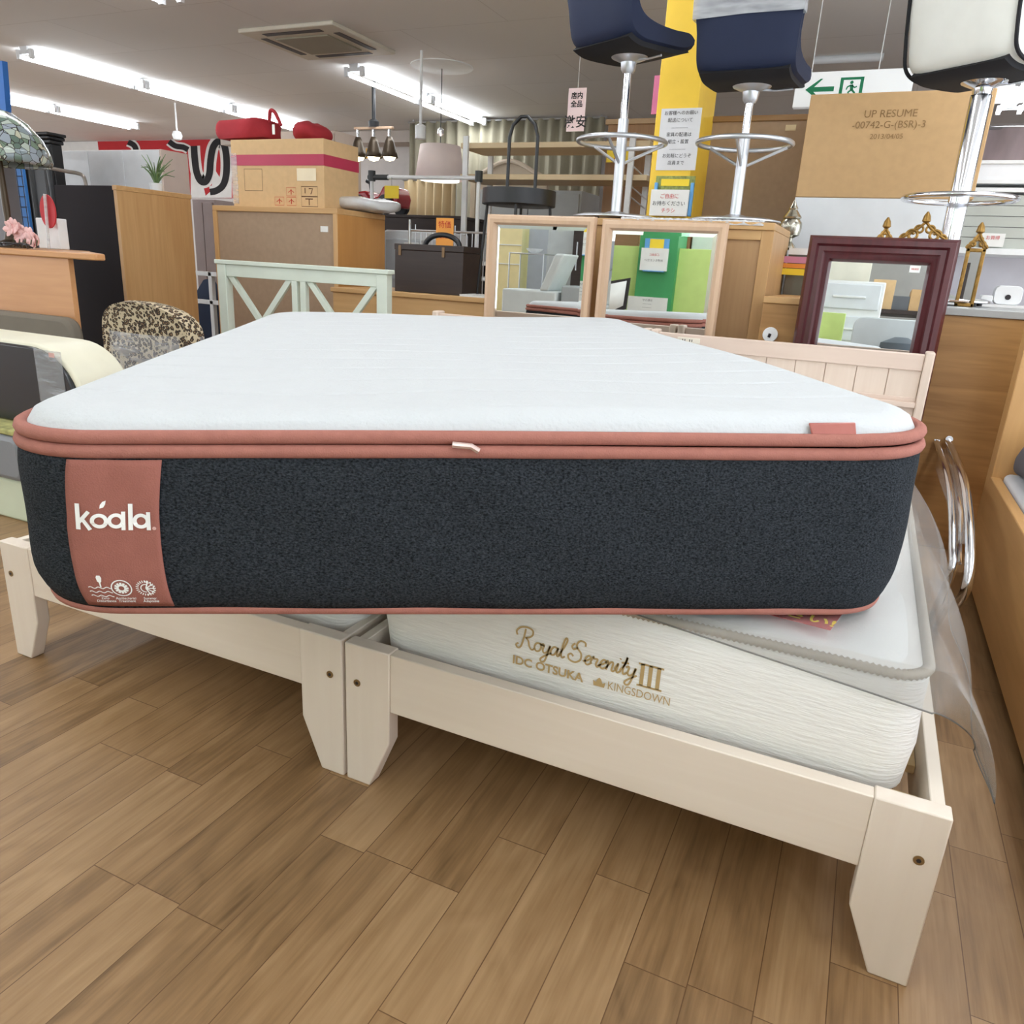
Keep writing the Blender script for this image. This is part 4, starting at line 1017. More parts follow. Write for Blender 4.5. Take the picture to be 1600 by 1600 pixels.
# carton on the cabinet
x0, x1, z0, zq = tb(365,312,505,222,YC+.1); zq = at(440,217,YC+.1)[2]
yq = YC+.48
t = thing('moving_carton', 'tan cardboard carton with red tape and handling marks, on the large oak cabinet', 'carton', ((x0+x1)/2, YC+.3, ZC))
MB().box(x0, x1, YC+.1, yq, ZC+.001, zq).build('carton_body', M_carton2, t, .004)
hh = zq-ZC
MB().box(x0-.002, x1+.002, YC+.098, yq+.002, ZC+hh*.62, ZC+hh*.78).build('red_tape', mat('red_tape', (184,52,84), .3), t)
MB().box(x0-.004, x0+.05, YC+.096, yq, ZC+.02, ZC+hh*.80).build('film_wrap', M_clearwrap, t)
lw_ = x1-x0; FY = YC+.0985
xa = x0+lw_*.72; MB().box(xa, xa+lw_*.2, FY-.0015, FY-.0002, ZC+hh*.40, ZC+hh*.58).build('address_label', mat('cream_label', (240,226,196), .7), t)
mk = MB(); y3 = lambda x, y: (x, FY-.0006+.0014, y)
def sq(mb, xx, zz, w, h_, lw=.0035):
    yy = YC+.0992
    mb.ribbon([(xx,zz),(xx+w,zz),(xx+w,zz+h_),(xx,zz+h_)], lw, lambda x, y: (x, yy-.0002, y), closed=True)
sq(mk, x0+lw_*.14, ZC+hh*.25, lw_*.2, hh*.32)
sq(mk, x0+lw_*.76, ZC+hh*.03, lw_*.17, hh*.14); sq(mk, x0+lw_*.76, ZC+hh*.18, lw_*.17, hh*.14)
f4 = lambda x, y: (x, YC+.0989, y)
mk.ribbon([(x0+lw_*.80, ZC+hh*.22), (x0+lw_*.80, ZC+hh*.30)], .006, f4)
mk.ribbon([(x0+lw_*.84, ZC+hh*.29), (x0+lw_*.88, ZC+hh*.29), (x0+lw_*.86, ZC+hh*.21)], .006, f4)
mk.ribbon([(x0+lw_*.80, ZC+hh*.14), (x0+lw_*.88, ZC+hh*.14)], .006, f4); mk.ribbon([(x0+lw_*.84, ZC+hh*.14), (x0+lw_*.84, ZC+hh*.05)], .006, f4)
mk.build('handling_marks', mat('brown_ink', (92,60,44), .8), t, smooth=False)
mk = MB()
for (fx, fz) in ((.60,.18),(.60,.04),(.47,.04)):
    sq(mk, x0+lw_*fx, ZC+hh*fz, lw_*.10, hh*.12, .003)
    mk.ribbon([(x0+lw_*(fx+.05), ZC+hh*(fz+.02)), (x0+lw_*(fx+.05), ZC+hh*(fz+.10))], .008, f4)
    mk.ribbon([(x0+lw_*(fx+.02), ZC+hh*(fz+.05)), (x0+lw_*(fx+.05), ZC+hh*(fz+.085)), (x0+lw_*(fx+.08), ZC+hh*(fz+.05))], .005, f4)
mk.build('fragile_marks', mat('red_ink', (206,84,66), .8), t, smooth=False)
# red bag on the carton
M_bag = mat('crimson_cloth', (164,38,48), .8, bump=.4, bscale=25, var=.12, vscale=10)
def lump(fn, nu=24, nv=12): 
    mb = MB(); return mb.grid(fn, nu, nv)
def blob(cx, cy, z0, rx, ry, h, seed, sq_=2.4):
    rnd = random.Random(seed); ph = [rnd.random()*6 for _ in range(4)]; ls = []
    for j in range(9):
        v = j/8; k = (1-abs(2*v-1)**sq_)**(1/sq_) if 0 < v < 1 else .35
        k = max(k, .3); l = []
        for i in range(28):
            a = 2*math.pi*i/28; w = 1+.05*math.sin(3*a+ph[0]+v*3)+.03*math.sin(5*a+ph[1]-v*4)
            l.append((cx+rx*k*w*math.copysign(abs(math.cos(a))**.7, math.cos(a)), cy+ry*k*w*math.copysign(abs(math.sin(a))**.7, math.sin(a)), z0+h*v+.008*math.sin(2*a+ph[2])*(0 < v)))
        ls.append(l)
    return MB().loops(ls)
a = at(360,216,YC+.3); b = at(505,216,YC+.3); top = at(405,185,YC+.25)[2]
t = thing('cloth_bag', 'crumpled crimson cloth bag lying on the tan carton', 'bag', ((a[0]+b[0])/2, YC+.29, zq))
blob(a[0]+.20, YC+.29, zq+.002, .215, .17, top-zq, 3, 5.).build('bag_body', M_bag, t)
blob(b[0]-.10, YC+.31, zq+.002, .10, .14, (top-zq)*.80, 5).build('bag_body', M_bag, t)
q = at(430,190,YC+.25); e = at(428,174,YC+.25)
MB().tube(cat_rom([(q[0]-.05, YC+.25, top-.03), (q[0]-.03, YC+.24, e[2]), (q[0]+.01, YC+.24, e[2]-.01), (q[0]+.05, YC+.25, top-.05)], 5), .012, 8).build('bag_handle', M_bag, t)
q = at(427,202,YC+.12); MB().box(q[0]-.014, q[0]+.006, YC+.125, YC+.129, q[2]-.03, q[2]+.03).build('cloth_label', M_paper, t)
# film-wrapped flat pack on the cabinet
x0, x1, z0, z1 = tb(515,308,592,328,YC+.3)
t_ = blob((x0+x1)/2+.01, YC+.45, ZC+.003, (x1-x0)/2*1.0, .22, z1-ZC+.005, 11, 3.).build('wrapped_cushion', mat('cloudy_film', (214,217,220), .2, bump=.6, bscale=20, var=.08), smooth=True)
tag(t_, 'flat cushion wrapped in cloudy film on the corner of the large oak cabinet', 'cushion')
# dark sideboard in the distance with a toy car
YD = 5.0
x0, x1, z0, z1 = tb(575,335,720,338,YD); zd = at(660,336,YD)[2]
t = thing('dark_sideboard', 'distant dark brown sideboard below the striped curtain', 'sideboard', ((x0+x1)/2, YD+.2, 0))
MB().box(x0-.5, x1, YD, YD+.45, 0, zd-.025).build('cabinet_body', M_wenge, t, .003)
MB().box(x0-.51, x1+.01, YD-.01, YD+.46, zd-.025, zd).build('top_board', M_wenge, t, .003)
x0, x1, z0, z1 = tb(552,330,628,285,YD+.15); cz = zd; L_ = x1-x0; yy = YD+.2
M_toyred = mat('toy_red', (170,28,40), .25, coat=.5)
t = thing('toy_car', 'red ride-on toy car with black tyres on the dark sideboard', 'toy car', ((x0+x1)/2, yy, cz))
MB().prism([(x0, cz+.12), (x0+.03, cz+.18), (x0+L_*.35, cz+.20), (x0+L_*.45, cz+.14), (x0+L_*.6, cz+.15), (x0+L_*.7, cz+.24), (x1-.03, cz+.23), (x1, cz+.14), (x1-.02, cz+.06), (x0+.04, cz+.05)], 'y', yy-.12, yy+.12).build('car_body', M_toyred, t, .02, seg=3)
for xx in (x0+.10, x1-.12):
    for s in (-1, 1):
        w = MB().tube([(xx, yy+s*.13-.025, cz+.085), (xx, yy+s*.13+.025, cz+.085)], .082, 24).build('wheel', M_black, t, .01)
        MB().tube([(xx, yy+s*.158-.002, cz+.085), (xx, yy+s*.158+.002, cz+.085)], .045, 16).build('hub_cap', M_steel, w)
MB().tube([(x0+L_*.33, yy, cz+.19), (x0+L_*.30, yy, cz+.27), (x0+L_*.22, yy, cz+.29)], .018, 8).build('steering_bar', M_black, t)
# garment rail: T joint and pole
Yg = 4.65
a = at(581,277,Yg); b = at(748,281,Yg); m_ = at(581,312,Yg)
t = thing('garment_rail', 'white clothes rail with a dark joint in front of the striped curtain', 'clothes rail', ((a[0]+b[0])/2, Yg, 0))
zg = a[2]
MB().tube([(a[0], Yg, zg), (b[0], Yg, zg)], .016, 10).build('top_bar', M_whitep, t)
MB().tube([(a[0]-.03, Yg, zg), (a[0]+.16, Yg, zg)], .022, 10).build('pole_sleeve', mat('dark_plastic', (62,66,66), .5), t)
for xx in (a[0], b[0]):
    MB().tube([(xx, Yg, .015), (xx, Yg, zg)], .016, 10).build('upright', M_whitep, t)
    MB().tube([(xx, Yg, zg-.03), (xx, Yg, zg+.05)], .030, 12).build('joint', mat('dark_plastic', (62,66,66), .5), t)
    MB().tube([(xx, Yg-.22, .018), (xx, Yg+.22, .018)], .016, 10).build('foot', M_whitep, t)
x0, x1, z0, z1 = tb(600,290,622,310,Yg-.03)
MB().box(x0, x1, Yg-.022, Yg-.018, z0, z1).build('price_card', M_yel, t)
MB().tube([((x0+x1)/2, Yg-.02, z1-.005), ((x0+x1)/2, Yg-.02, zg-.0)], .0015, 6).build('card_string', M_black, t)
# white clear drawers and wire rack
x0, x1, z0, z1 = tb(600,360,690,440,4.0)
t = thing('plastic_drawers', 'white translucent plastic drawers behind the dark lidded box', 'drawers', ((x0+x1)/2, 4.1, 0))
zz1 = at(640,360,4.0)[2]
M_trw = mat('milky_plastic', (222,227,232), .35)
MB().box(x0, x1, 4.0, 4.4, 0, zz1).build('drawer_case', M_trw, t, .015)
for k in range(4):
    za = zz1*(.06+.23*k); o = MB().box(x0+.02, x1-.02, 3.985, 4.01, za, za+zz1*.2).build('drawer', mat('clear_drawer_front', (200,207,214), .2), t, .01)
    MB().box((x0+x1)/2-.06, (x0+x1)/2+.06, 3.972, 3.986, za+zz1*.16, za+zz1*.18).build('pull', M_whitep, o, .003)
a = at(640,400,4.25); zz = at(700,362,3.75)[2]; x0 = at(640,390,3.75)[0]; x1 = at(765,390,3.75)[0]
t = thing('wire_rack', 'grey metal rack with thin upright rods behind the dark lidded box', 'rack', ((x0+x1)/2, 3.75, 0))
for xx in (x0, x1): MB().tube([(xx,3.75,0.0),(xx,3.75,zz+.07)], .010, 8).build('post', M_steel, t)
for z in (zz, .55, .06): MB().tube([(x0,3.75,z),(x1,3.75,z)], .007, 8).build('rail', M_steel, t)
for k in range(1, 14):
    xx = x0+(x1-x0)*k/14; MB().tube([(xx,3.752,.06),(xx,3.752,zz+(.04 if k in (1,8) else 0))], .004, 6).build('rod', M_steel, t)
x0, x1, z0, z1 = tb(680,340,706,385,3.72)
o = tag(MB().box(x0, x1, 3.735, 3.739, z0, z1).build('price_tag', mat('orange_card2', (246,170,80), .6)), 'orange price card hung on the grey rod rack', 'price card')
for k, s in enumerate(('特価', '2,980')): text('tag_print', s, .05 if k == 0 else .035, ((x0+x1)/2, 3.7348, z1-.06-.07*k), XP, ZP, M_red, o)
# white low shelf behind the black box, right
x0, x1, z0, z1 = tb(728,440,772,408,4.2)
t = thing('white_bench', 'white low shelf unit seen between the dark box and tray table leg', 'shelf', (x0+.3, 4.3, 0))
zq2 = at(745,408,4.2)[2]; zq3 = at(745,432,4.2)[2]
for z in (zq2, zq3, .3): MB().box(x0-.1, x1+.5, 4.2, 4.5, z-.03, z).build('shelf_board', M_white, t, .004)
MB().box(x0-.1, x1+.5, 4.48, 4.5, 0, zq2-.03).build('dark_back', M_dark, t)
for xx in (x0-.1, x1+.47): MB().box(xx, xx+.03, 4.2, 4.5, 0, zq2-.03).build('side_panel', M_white, t, .003)
# spotlight lamp with three heads
Ys = 6.0
a = at(562,201,Ys); b = at(606,207,Ys); cz = at(584,193,Ys)
t = thing('spotlight_lamp', 'ceiling lamp with three dark cone shades on a wooden bar', 'ceiling lamp', (cz[0], Ys, CEIL))
M_bronze = mat('dark_bronze', (74,62,48), .4, .5)
MB().tube([(cz[0], Ys, CEIL), (cz[0], Ys, a[2]+.06)], .02, 10).build('stem', M_black, t)
MB().lathe([(.05,0),(.055,.05),(.03,.07)], (cz[0], Ys, a[2]+.01), 16).build('mount', M_black, t)
MB().box(a[0]-.06, b[0]+.06, Ys-.02, Ys+.02, a[2]-.01, a[2]+.012).build('wooden_bar', M_bframe, t, .003)
for k, xx in enumerate((a[0]-.02, (a[0]+b[0])/2, b[0]+.02)):
    zz = a[2]-.02
    MB().tube([(xx,Ys,zz+.02),(xx,Ys,zz-.07)], .016, 10).build('shade_socket', M_chrome, t)
    sh = MB().lathe([(.025,-.06),(.045,-.11),(.07,-.20),(.085,-.25)], (xx,Ys,zz), 24, cap=False).build('lamp_shade', M_bronze, t, thick=.004)
    MB().lathe([(.001,-.285),(.045,-.272),(.066,-.24),(.05,-.20)], (xx,Ys,zz), 20).build('bulb', mat('warm_bulb', (255,236,196), .4, emit=6), sh)
x0, x1, z0, z1 = tb(572,232,590,247,Ys)
MB().box(x0, x1, Ys-.004, Ys, z0, z1).build('price_card', mat('orange_tag', (250,196,92), .6, emit=.0), t)
MB().tube([((x0+x1)/2, Ys-.002, z1), ((x0+x1)/2, Ys-.002, a[2]-.2)], .0015, 5).build('card_string', M_black, t)
# pendant lamp with fabric shade
Yp = 5.6
c0 = at(687,281,Yp); c1 = at(686,228,Yp); rb = (at(719,280,Yp)[0]-at(653,280,Yp)[0])/2
t = thing('pendant_lamp', 'pendant lamp with a pale conical fabric shade hanging on a thin cord', 'pendant lamp', (c0[0], Yp, CEIL))
H = c1[2]-c0[2]
MB().lathe([(rb,c0[2]-CEIL),(rb*.81,c1[2]-CEIL)], (c0[0],Yp,CEIL), 40, cap=False).build('lamp_shade', mat('linen_shade', (222,206,200), .8, emit=.12), t, thick=.005)
MB().lathe([(.001,c0[2]-CEIL-.012),(rb*.80,c0[2]-CEIL-.012),(rb*.82,c0[2]-CEIL+.012),(.001,c0[2]-CEIL+.014)], (c0[0],Yp,CEIL), 32).build('diffuser', mat('lamp_diffuser', (255,250,240), .5, emit=1.5), t)
MB().tube([(c0[0],Yp,c1[2]-.02),(c0[0],Yp,CEIL)], .004, 6).build('cord', M_black, t)
MB().lathe([(.012,0),(.03,.02),(.03,.05),(.012,.07)], (c0[0],Yp,c1[2]+.08), 14).build('lamp_holder', M_chrome, t)
MB().lathe([(.02,0),(.28,.012),(.28,.02)], (c0[0],Yp,CEIL-.02), 32).build('ceiling_rose', M_white, t)
q = at(657,207,5.1)
t = thing('track_spot', 'small white cylinder spotlight on the ceiling, left of the pendant lamp', 'spotlight', (q[0],5.1,CEIL))
MB().lathe([(.045,-.03),(.045,.07),(.02,.085)], (q[0],5.1,q[2]-.02), 18).build('spot_body', M_whitep, t)
MB().tube([(q[0],5.1,q[2]+.06),(q[0],5.1,CEIL)], .012, 8).build('stem', M_whitep, t)
q = at(277,212,6.5)
t = thing('globe_light', 'small white globe on a stem under the ceiling, before the banner', 'ceiling light', (q[0],6.5,CEIL))
MB().lathe([(.001,-.06),(.045,-.045),(.06,0),(.045,.045),(.001,.06)], (q[0],6.5,q[2]), 20).build('globe', M_whitep, t)
MB().tube([(q[0],6.5,q[2]+.055),(q[0],6.5,CEIL)], .01, 8).build('stem', M_whitep, t)
# curtains along the back
def curtain(label, x0, x1, y, z0, z1, m_, folds, amp=.035):
    n = folds*8
    o = MB().grid(lambda u, v: (x0+(x1-x0)*u, y+amp*math.sin(u*folds*2*math.pi)+.01*math.sin(u*folds*5), z0+(z1-z0)*v), n, 4).build('curtain', m_, thick=.004)
    return tag(o, label, 'curtain')
a = at(640,215,7.9); b = at(905,208,7.9)
curtain('greyish green pleated curtain along the back wall behind the pendant lamp', a[0], b[0]+.3, 7.9, .3, CEIL-.03, mat('sage_curtain', (166,160,140), .85), 17)
a = at(632,270,6.2); b = at(712,335,6.2)
curtain('beige striped curtain hanging under the pendant lamp', a[0], b[0], 6.2, .4, at(660,281,6.2)[2], mat('beige_curtain', (206,186,150), .85), 6, .04)
# light wood shelf rack with arched bed head
Yk = 4.9
x0 = at(720,226,Yk)[0]; x1 = at(1016,224,Yk)[0]; zA = at(870,224,Yk)[2]; zB = at(870,275,Yk)[2]
t = thing('shelf_rack', 'light wooden shelf rack with white posts behind the tray table', 'shelf', ((x0+x1)/2, Yk+.2, 0))
for z in (zA, zB, .45): MB().box(x0, x1, Yk, Yk+.42, z-.028, z+.012).build('shelf_board', wood('pale_birch', (232,210,170), (220,196,156), 'x', .5), t, .003)
for u in (727, 985):
    xx = at(u, 260, Yk-.02)[0]
    MB().box(xx-.022, xx+.022, Yk-.03, Yk-.001, 0, zA+.06).build('post', M_whitep, t, .003)
    MB().box(xx-.022, xx+.022, Yk+.421, Yk+.45, 0, zA+.06).build('post', M_whitep, t, .003)
xx = at(985,260,Yk)[0]
for z in (zA-.16, zA-.3, zB-.14, zB-.28): MB().tube([(xx+.02,Yk-.01,z),(xx+.02,Yk+.43,z-.05)], .006, 6).build('side_rod', M_whitep, t)
x0, x1, z0, z1 = tb(948,232,984,253,Yk-.03)
o = MB().box(x0, x1, Yk-.016, Yk-.012, z0, z1).build('price_card', M_yel, t)
for k, s in enumerate(('特価', '4,980')): text('card_print', s, .04, ((x0+x1)/2, Yk-.0163, z1-.045-.045*k), XP, ZP, M_red, o)
x0, x1, z0, z1 = tb(950,186,1022,330,Yk+.6)
t = thing('brown_wardrobe', 'mid-brown wardrobe left of the yellow pillar behind the shelf rack', 'wardrobe', ((x0+x1)/2+.1, Yk+.9, 0))
MB().box(x0, x1+.3, Yk+.62, Yk+1.1, 0, z1-.04).build('wardrobe_body', wood('chestnut', (170,128,86), (150,110,70), 'z'), t, .004)
MB().box(x0-.02, x1+.32, Yk+.6, Yk+1.12, z1-.04, z1).build('top_board', wood('chestnut_top', (196,164,124), (180,148,108), 'x'), t, .004)
Ya = 6.6
x0 = at(750,292,Ya)[0]; x1 = at(905,292,Ya)[0]; cz_ = at(770,276,Ya)[2]; tz = at(795,252,Ya)[2]
xa = at(740,276,Ya)[0]; xbm = at(852,276,Ya)[0]
P = []
for i in range(25):
    u = i/24; P.append((xa+(xbm-xa)*u, cz_+(tz-cz_)*max(0, math.sin(math.pi*u))**1.5))
t = thing('arched_headboard', 'pale carved bed headboard with an arched crest behind the shelf rack', 'headboard', ((xa+xbm)/2, Ya, 0))
MB().prism([(xa,.3)]+P+[(xbm,.3)], 'y', Ya, Ya+.04).build('panel', mat('driftwood', (196,180,158), .7), t, .004)
MB().tube([(p[0], Ya-.012, p[1]) for p in P], .022, 8).build('crest_rail', mat('driftwood_pale', (216,200,180), .7), t)
for xx in (xa, xbm): MB().box(xx-.03, xx+.03, Ya-.01, Ya+.05, 0, cz_).build('post', mat('driftwood', (196,180,158), .7), t, .004)
# beige and grey cupboards filling the middle distance
for (u0, u1, v, y, m_, nm, lb_) in ((750, 910, 296, 6.0, M_lgrey, 'steel_cupboard', 'pale grey cupboard below the shelf rack, behind the round black tray'),
                                  (430, 524, 206, 6.9, mat('beige_tower', (190,172,158), .7), 'tall_cupboard', 'tall beige cupboard standing behind the tan carton'),
                                  (300, 335, 311, 5.2, mat('mauve_grey', (160,144,142), .6), 'grey_cupboard', 'mauve grey cupboard below the banner, right of the tall oak-sided cupboard')):
    a = at(u0, v, y); b = at(u1, v, y)
    t = thing(nm, lb_, 'cupboard', ((a[0]+b[0])/2, y+.2, 0))
    MB().box(a[0], b[0], y, y+.5, .04, a[2]).build('cabinet_body', m_, t, .004)
    MB().box(a[0]+.02, (a[0]+b[0])/2-.004, y-.018, y-.0005, .08, a[2]-.03).build('door', m_, t, .003)
    MB().box((a[0]+b[0])/2+.004, b[0]-.02, y-.018, y-.0005, .08, a[2]-.03).build('door', m_, t, .003)
    MB().box(a[0]+.01, b[0]-.01, y+.02, y+.48, 0, .04).build('plinth', M_dark, t)
# curtain rails to hang the cloths from
for o in [o for o in bpy.data.objects if o.name.startswith('curtain') and o.type == 'MESH' and o.parent is None]:
    vs = [o.matrix_world @ v.co for v in o.data.vertices]
    x0 = min(v.x for v in vs); x1 = max(v.x for v in vs); z1 = max(v.z for v in vs); y = sum(v.y for v in vs)/len(vs)
    r = MB().tube([(x0-.02, y, z1), (x1+.02, y, z1)], .012, 8)
    for xx in (x0+.05, x1-.05):
        if z1 > 2.2: r.tube([(xx, y, z1), (xx, y, CEIL)], .005, 6)
        else: r.tube([(xx, y, z1), (xx, y+.07, z1-.05), (xx, y+.07, .0)], .012, 6)
    r.build('curtain_rail', M_steel, o)

# ================================================================ LEFT SIDE
# tall cupboard with dark side and oak face
YK = 2.6
x0, x1, z0, z1 = tb(84,286,181,288,YK); zt2 = at(181,289,YK)[2]; x0 = at(84,287,YK)[0]
yb = atx(298,308,x1)[1]
t = thing('tall_cupboard', 'tall cupboard with a black face and oak side, potted plant on top', 'cupboard', ((x0+x1)/2, (YK+yb)/2, 0))
MB().box(x0, x1-.03, YK, yb, 0, zt2-.004).build('dark_panel', mat('near_black_board', (30,25,29), .75, spec=.3), t, .003)
MB().box(x1-.03, x1, YK+.0, yb-.004, 0, zt2-.03).build('side_panel', M_oak, t, .002)
MB().box(x1-.035, x1+.004, YK-.003, yb+.004, zt2-.03, zt2).build('edge_strip', M_oakx, t, .003)
zt2r = zt2-.004
# plant
q = at(240,296,YK+.42)
t = thing('potted_plant', 'small spiky green plant on the black and oak cupboard', 'plant', (x1-.10, YK+.42, zt2))
px_, py_ = x1-.10, YK+.40
MB().lathe([(.035,0),(.045,.05),(.04,.052),(.001,.045)], (px_,py_,zt2), 16).build('pot', M_whitep, t)
lf = MB(); rnd = random.Random(8)
for k in range(26):
    a = rnd.random()*6.28; tl = .05+.10*rnd.random(); hh = .10+.10*rnd.random()
    P = [(px_, py_, zt2+.04), (px_+math.cos(a)*tl*.4, py_+math.sin(a)*tl*.4, zt2+.04+hh*.6), (px_+math.cos(a)*tl, py_+math.sin(a)*tl, zt2+.04+hh*(1 if k % 3 else .6))]
    P = cat_rom(P, 4); lf.tube(P, [.006*(1-i/len(P))+.001 for i in range(len(P))], 5)
lf.build('leaves', mat('leaf_green', (96,122,76), .5, var=.3, vscale=30), t)
# glossy white wardrobe behind
YF2 = 4.2
x0, x1, z0, z1 = tb(86,234,256,290,YF2); z1 = at(170,234,YF2)[2]; yb = atx(293,241,x1)[1]
t = thing('gloss_wardrobe', 'glossy pale wardrobe with a pinkish side behind the black and oak cupboard', 'wardrobe', ((x0+x1)/2, (YF2+yb)/2, 0))
MB().box(x0, x1-.02, YF2+.012, yb, .05, z1).build('wardrobe_body', M_white, t, .003)
n = 3
for k in range(n):
    a = x0+(x1-.02-x0)*k/n; b = x0+(x1-.02-x0)*(k+1)/n
    MB().box(a+.003, b-.003, YF2-.008, YF2+.010, .07, z1-.01).build('gloss_door', mat('gloss_grey_white', (242,246,250), .25, coat=.5), t, .002)
MB().box(x1-.02, x1, YF2, yb, 0, z1).build('side_panel', mat('pinkish_board', (224,204,192), .5), t, .002)
MB().box(x0, x1-.02, YF2+.03, yb, 0, .05).build('plinth', M_dark, t)
# banner on the back wall
YBn = RY1-.02
a = at(152,213,YBn); b = at(368,209,YBn); zb_ = at(330,309,YBn)[2]; ztp = at(260,210,YBn)[2]
t = thing('banner', 'red and white banner with bold black characters on the back wall', 'banner', ((a[0]+b[0])/2, YBn, zb_))
MB().box(a[0], b[0], YBn-.004, YBn, zb_, min(ztp, CEIL-.01)).build('banner_cloth', mat('banner_red', (196,36,44), .7), t)
wx0 = at(88,215,YBn)[0]
MB().box(wx0, a[0]-.002, YBn-.004, YBn, zb_, min(ztp, CEIL-.01)).build('banner_cloth', mat('banner_white', (236,236,234), .7), t)
def px3(lift): 
    def f(u, v):
        p = at(u, v, YBn-.004-lift); return tuple(p)
    return f
wh = MB(); bk = MB(); M_bw = mat('banner_white', (236,236,234), .7)
strokes = [ [(303,228),(304,245),(307,268),(313,282),(321,284),(327,272),(329,250),(333,230),(341,221),(350,226),(354,250),(353,275),(348,290),(338,298),(328,300)],
            [(264,221),(274,228),(286,230),(294,234)], [(200,222),(208,226),(212,232),(213,240)], [(218,250),(236,256),(260,252),(290,258)] ]
for k, s in enumerate(strokes):
    C_ = cat_rom(s, 6)
    wh.ribbon(C_, 19 if k == 0 else 14, px3(.001+.0004*k)); bk.ribbon(C_, 10.5 if k == 0 else 8.5, px3(.004+.0004*k))
wh.poly([(298,262),(311,262),(322,309),(298,309)][::-1], px3(.0006)); wh.poly([(334,262),(350,288),(362,280),(362,309),(318,309),(330,298)][::-1], px3(.0005))
wh.build('character_outline', M_bw, t, smooth=False); bk.build('character', mat('banner_black', (24,22,26), .7), t, smooth=False)
# carved black wardrobe
YQ = 3.5
x0, x1, z0, z1 = tb(40,212,88,290,YQ); z1 = at(64,207,YQ)[2]
t = thing('carved_wardrobe', 'carved black wardrobe with a cornice behind the desk at the left', 'wardrobe', ((x0+x1)/2, YQ+.2, 0))
x0 -= .9
MB().box(x0, x1-.04, YQ+.03, YQ+.12, 0, z1-.08).build('wardrobe_body', M_black, t, .004)
for k, (d, h0, h1) in enumerate(((.02,.08,.05),(.0,.05,.025),(-.02,.025,0))):
    MB().box(x0-.02+d*.3, x1-d, YQ-.02+d, YQ+.13, z1-h0, z1-h1).build('cornice', M_black, t, .008)
for k in range(4):
    xa = x0+.06+(x1-x0-.14)*k/4; xb = xa+(x1-x0-.14)/4-.04
    moulding(xa, xb, .2, z1-.16, YQ+.03, [(0,0),(0,.012),(.02,.022),(.04,.010),(.045,0)]).build('door_moulding', M_black, t)
for xx in (x0+.02, x1-.07):
    MB().lathe([(.03,.08),(.035,.2),(.022,.3),(.035,.5),(.03,1.0),(.024,1.4),(.036,z1-.2),(.03,z1-.09)], (xx, YQ+.015, 0), 14).build('column', M_black, t)
# blue wire grid and grey panel at the left edge
Yb = 2.9
x0, x1, z0, z1 = tb(8,350,34,256,Yb)
t = thing('wire_grid_board', 'blue board with a black wire grid behind the pink flowers', 'board', ((x0+x1)/2, Yb, 0))
zt3 = at(20,256,Yb)[2]
MB().box(x0-.03, x1, Yb, Yb+.02, 0, zt3).build('blue_board', mat('strong_blue', (52,118,190), .5), t)
g = MB()
for k in range(6): xx = x0+(x1-x0)*k/5; g.tube([(xx,Yb-.012,.0),(xx,Yb-.012,zt3)], .003, 6)
for k in range(22): z = .1+k*.07; g.tube([(x0,Yb-.008,min(z,zt3)),(x1,Yb-.008,min(z,zt3))], .003, 6)
g.build('wire_grid', M_black, t)
# metal bed end rail
Ym2 = 2.75
Ym2 = 2.72
P = [at(38,255,Ym2), at(100,267,Ym2), at(122,271,Ym2), at(131,277,Ym2), at(134,286,Ym2)]
P = [np.array(p) for p in P]
t = thing('metal_rail', 'curved grey metal bed-end rail above the black cupboard', 'bed end', (P[0][0], Ym2, zt2r))
MB().tube(cat_rom(P[:-1]+[np.array([P[-1][0], Ym2, zt2r+.001])], 6), .012, 8).build('rail_tube', mat('dull_bronze', (120,112,104), .4, .6), t)
# desk
YDs = 1.5
zd = (at(0,388,YDs)[2]+at(155,396,YDs)[2])/2
xr_ = at(150,396,YDs)[0]; xb_ = at(108,420,YDs)[0]
t = thing('oak_desk', 'oak desk at the left edge with a stained-glass lamp and flowers on top', 'desk', (-2.2, 1.8, 0))
MB().prism([(-3.4, YDs-.02), (xr_-.03, YDs-.02), (xr_, YDs+.0), (xr_-.005, YDs+.05), (xr_-.62, YDs+.45), (xr_-.90, YDs+.66), (-3.4, YDs+.66)], 'z', zd-.03, zd).build('desk_top', M_desk, t, .006)
MB().box(-3.35, xb_, YDs, YDs+.028, 0, zd-.03).build('front_panel', M_desk, t, .002)
MB().box(-3.3, -3.27, YDs+.028, YDs+.58, 0, zd-.03).build('side_panel', M_desk, t, .002)
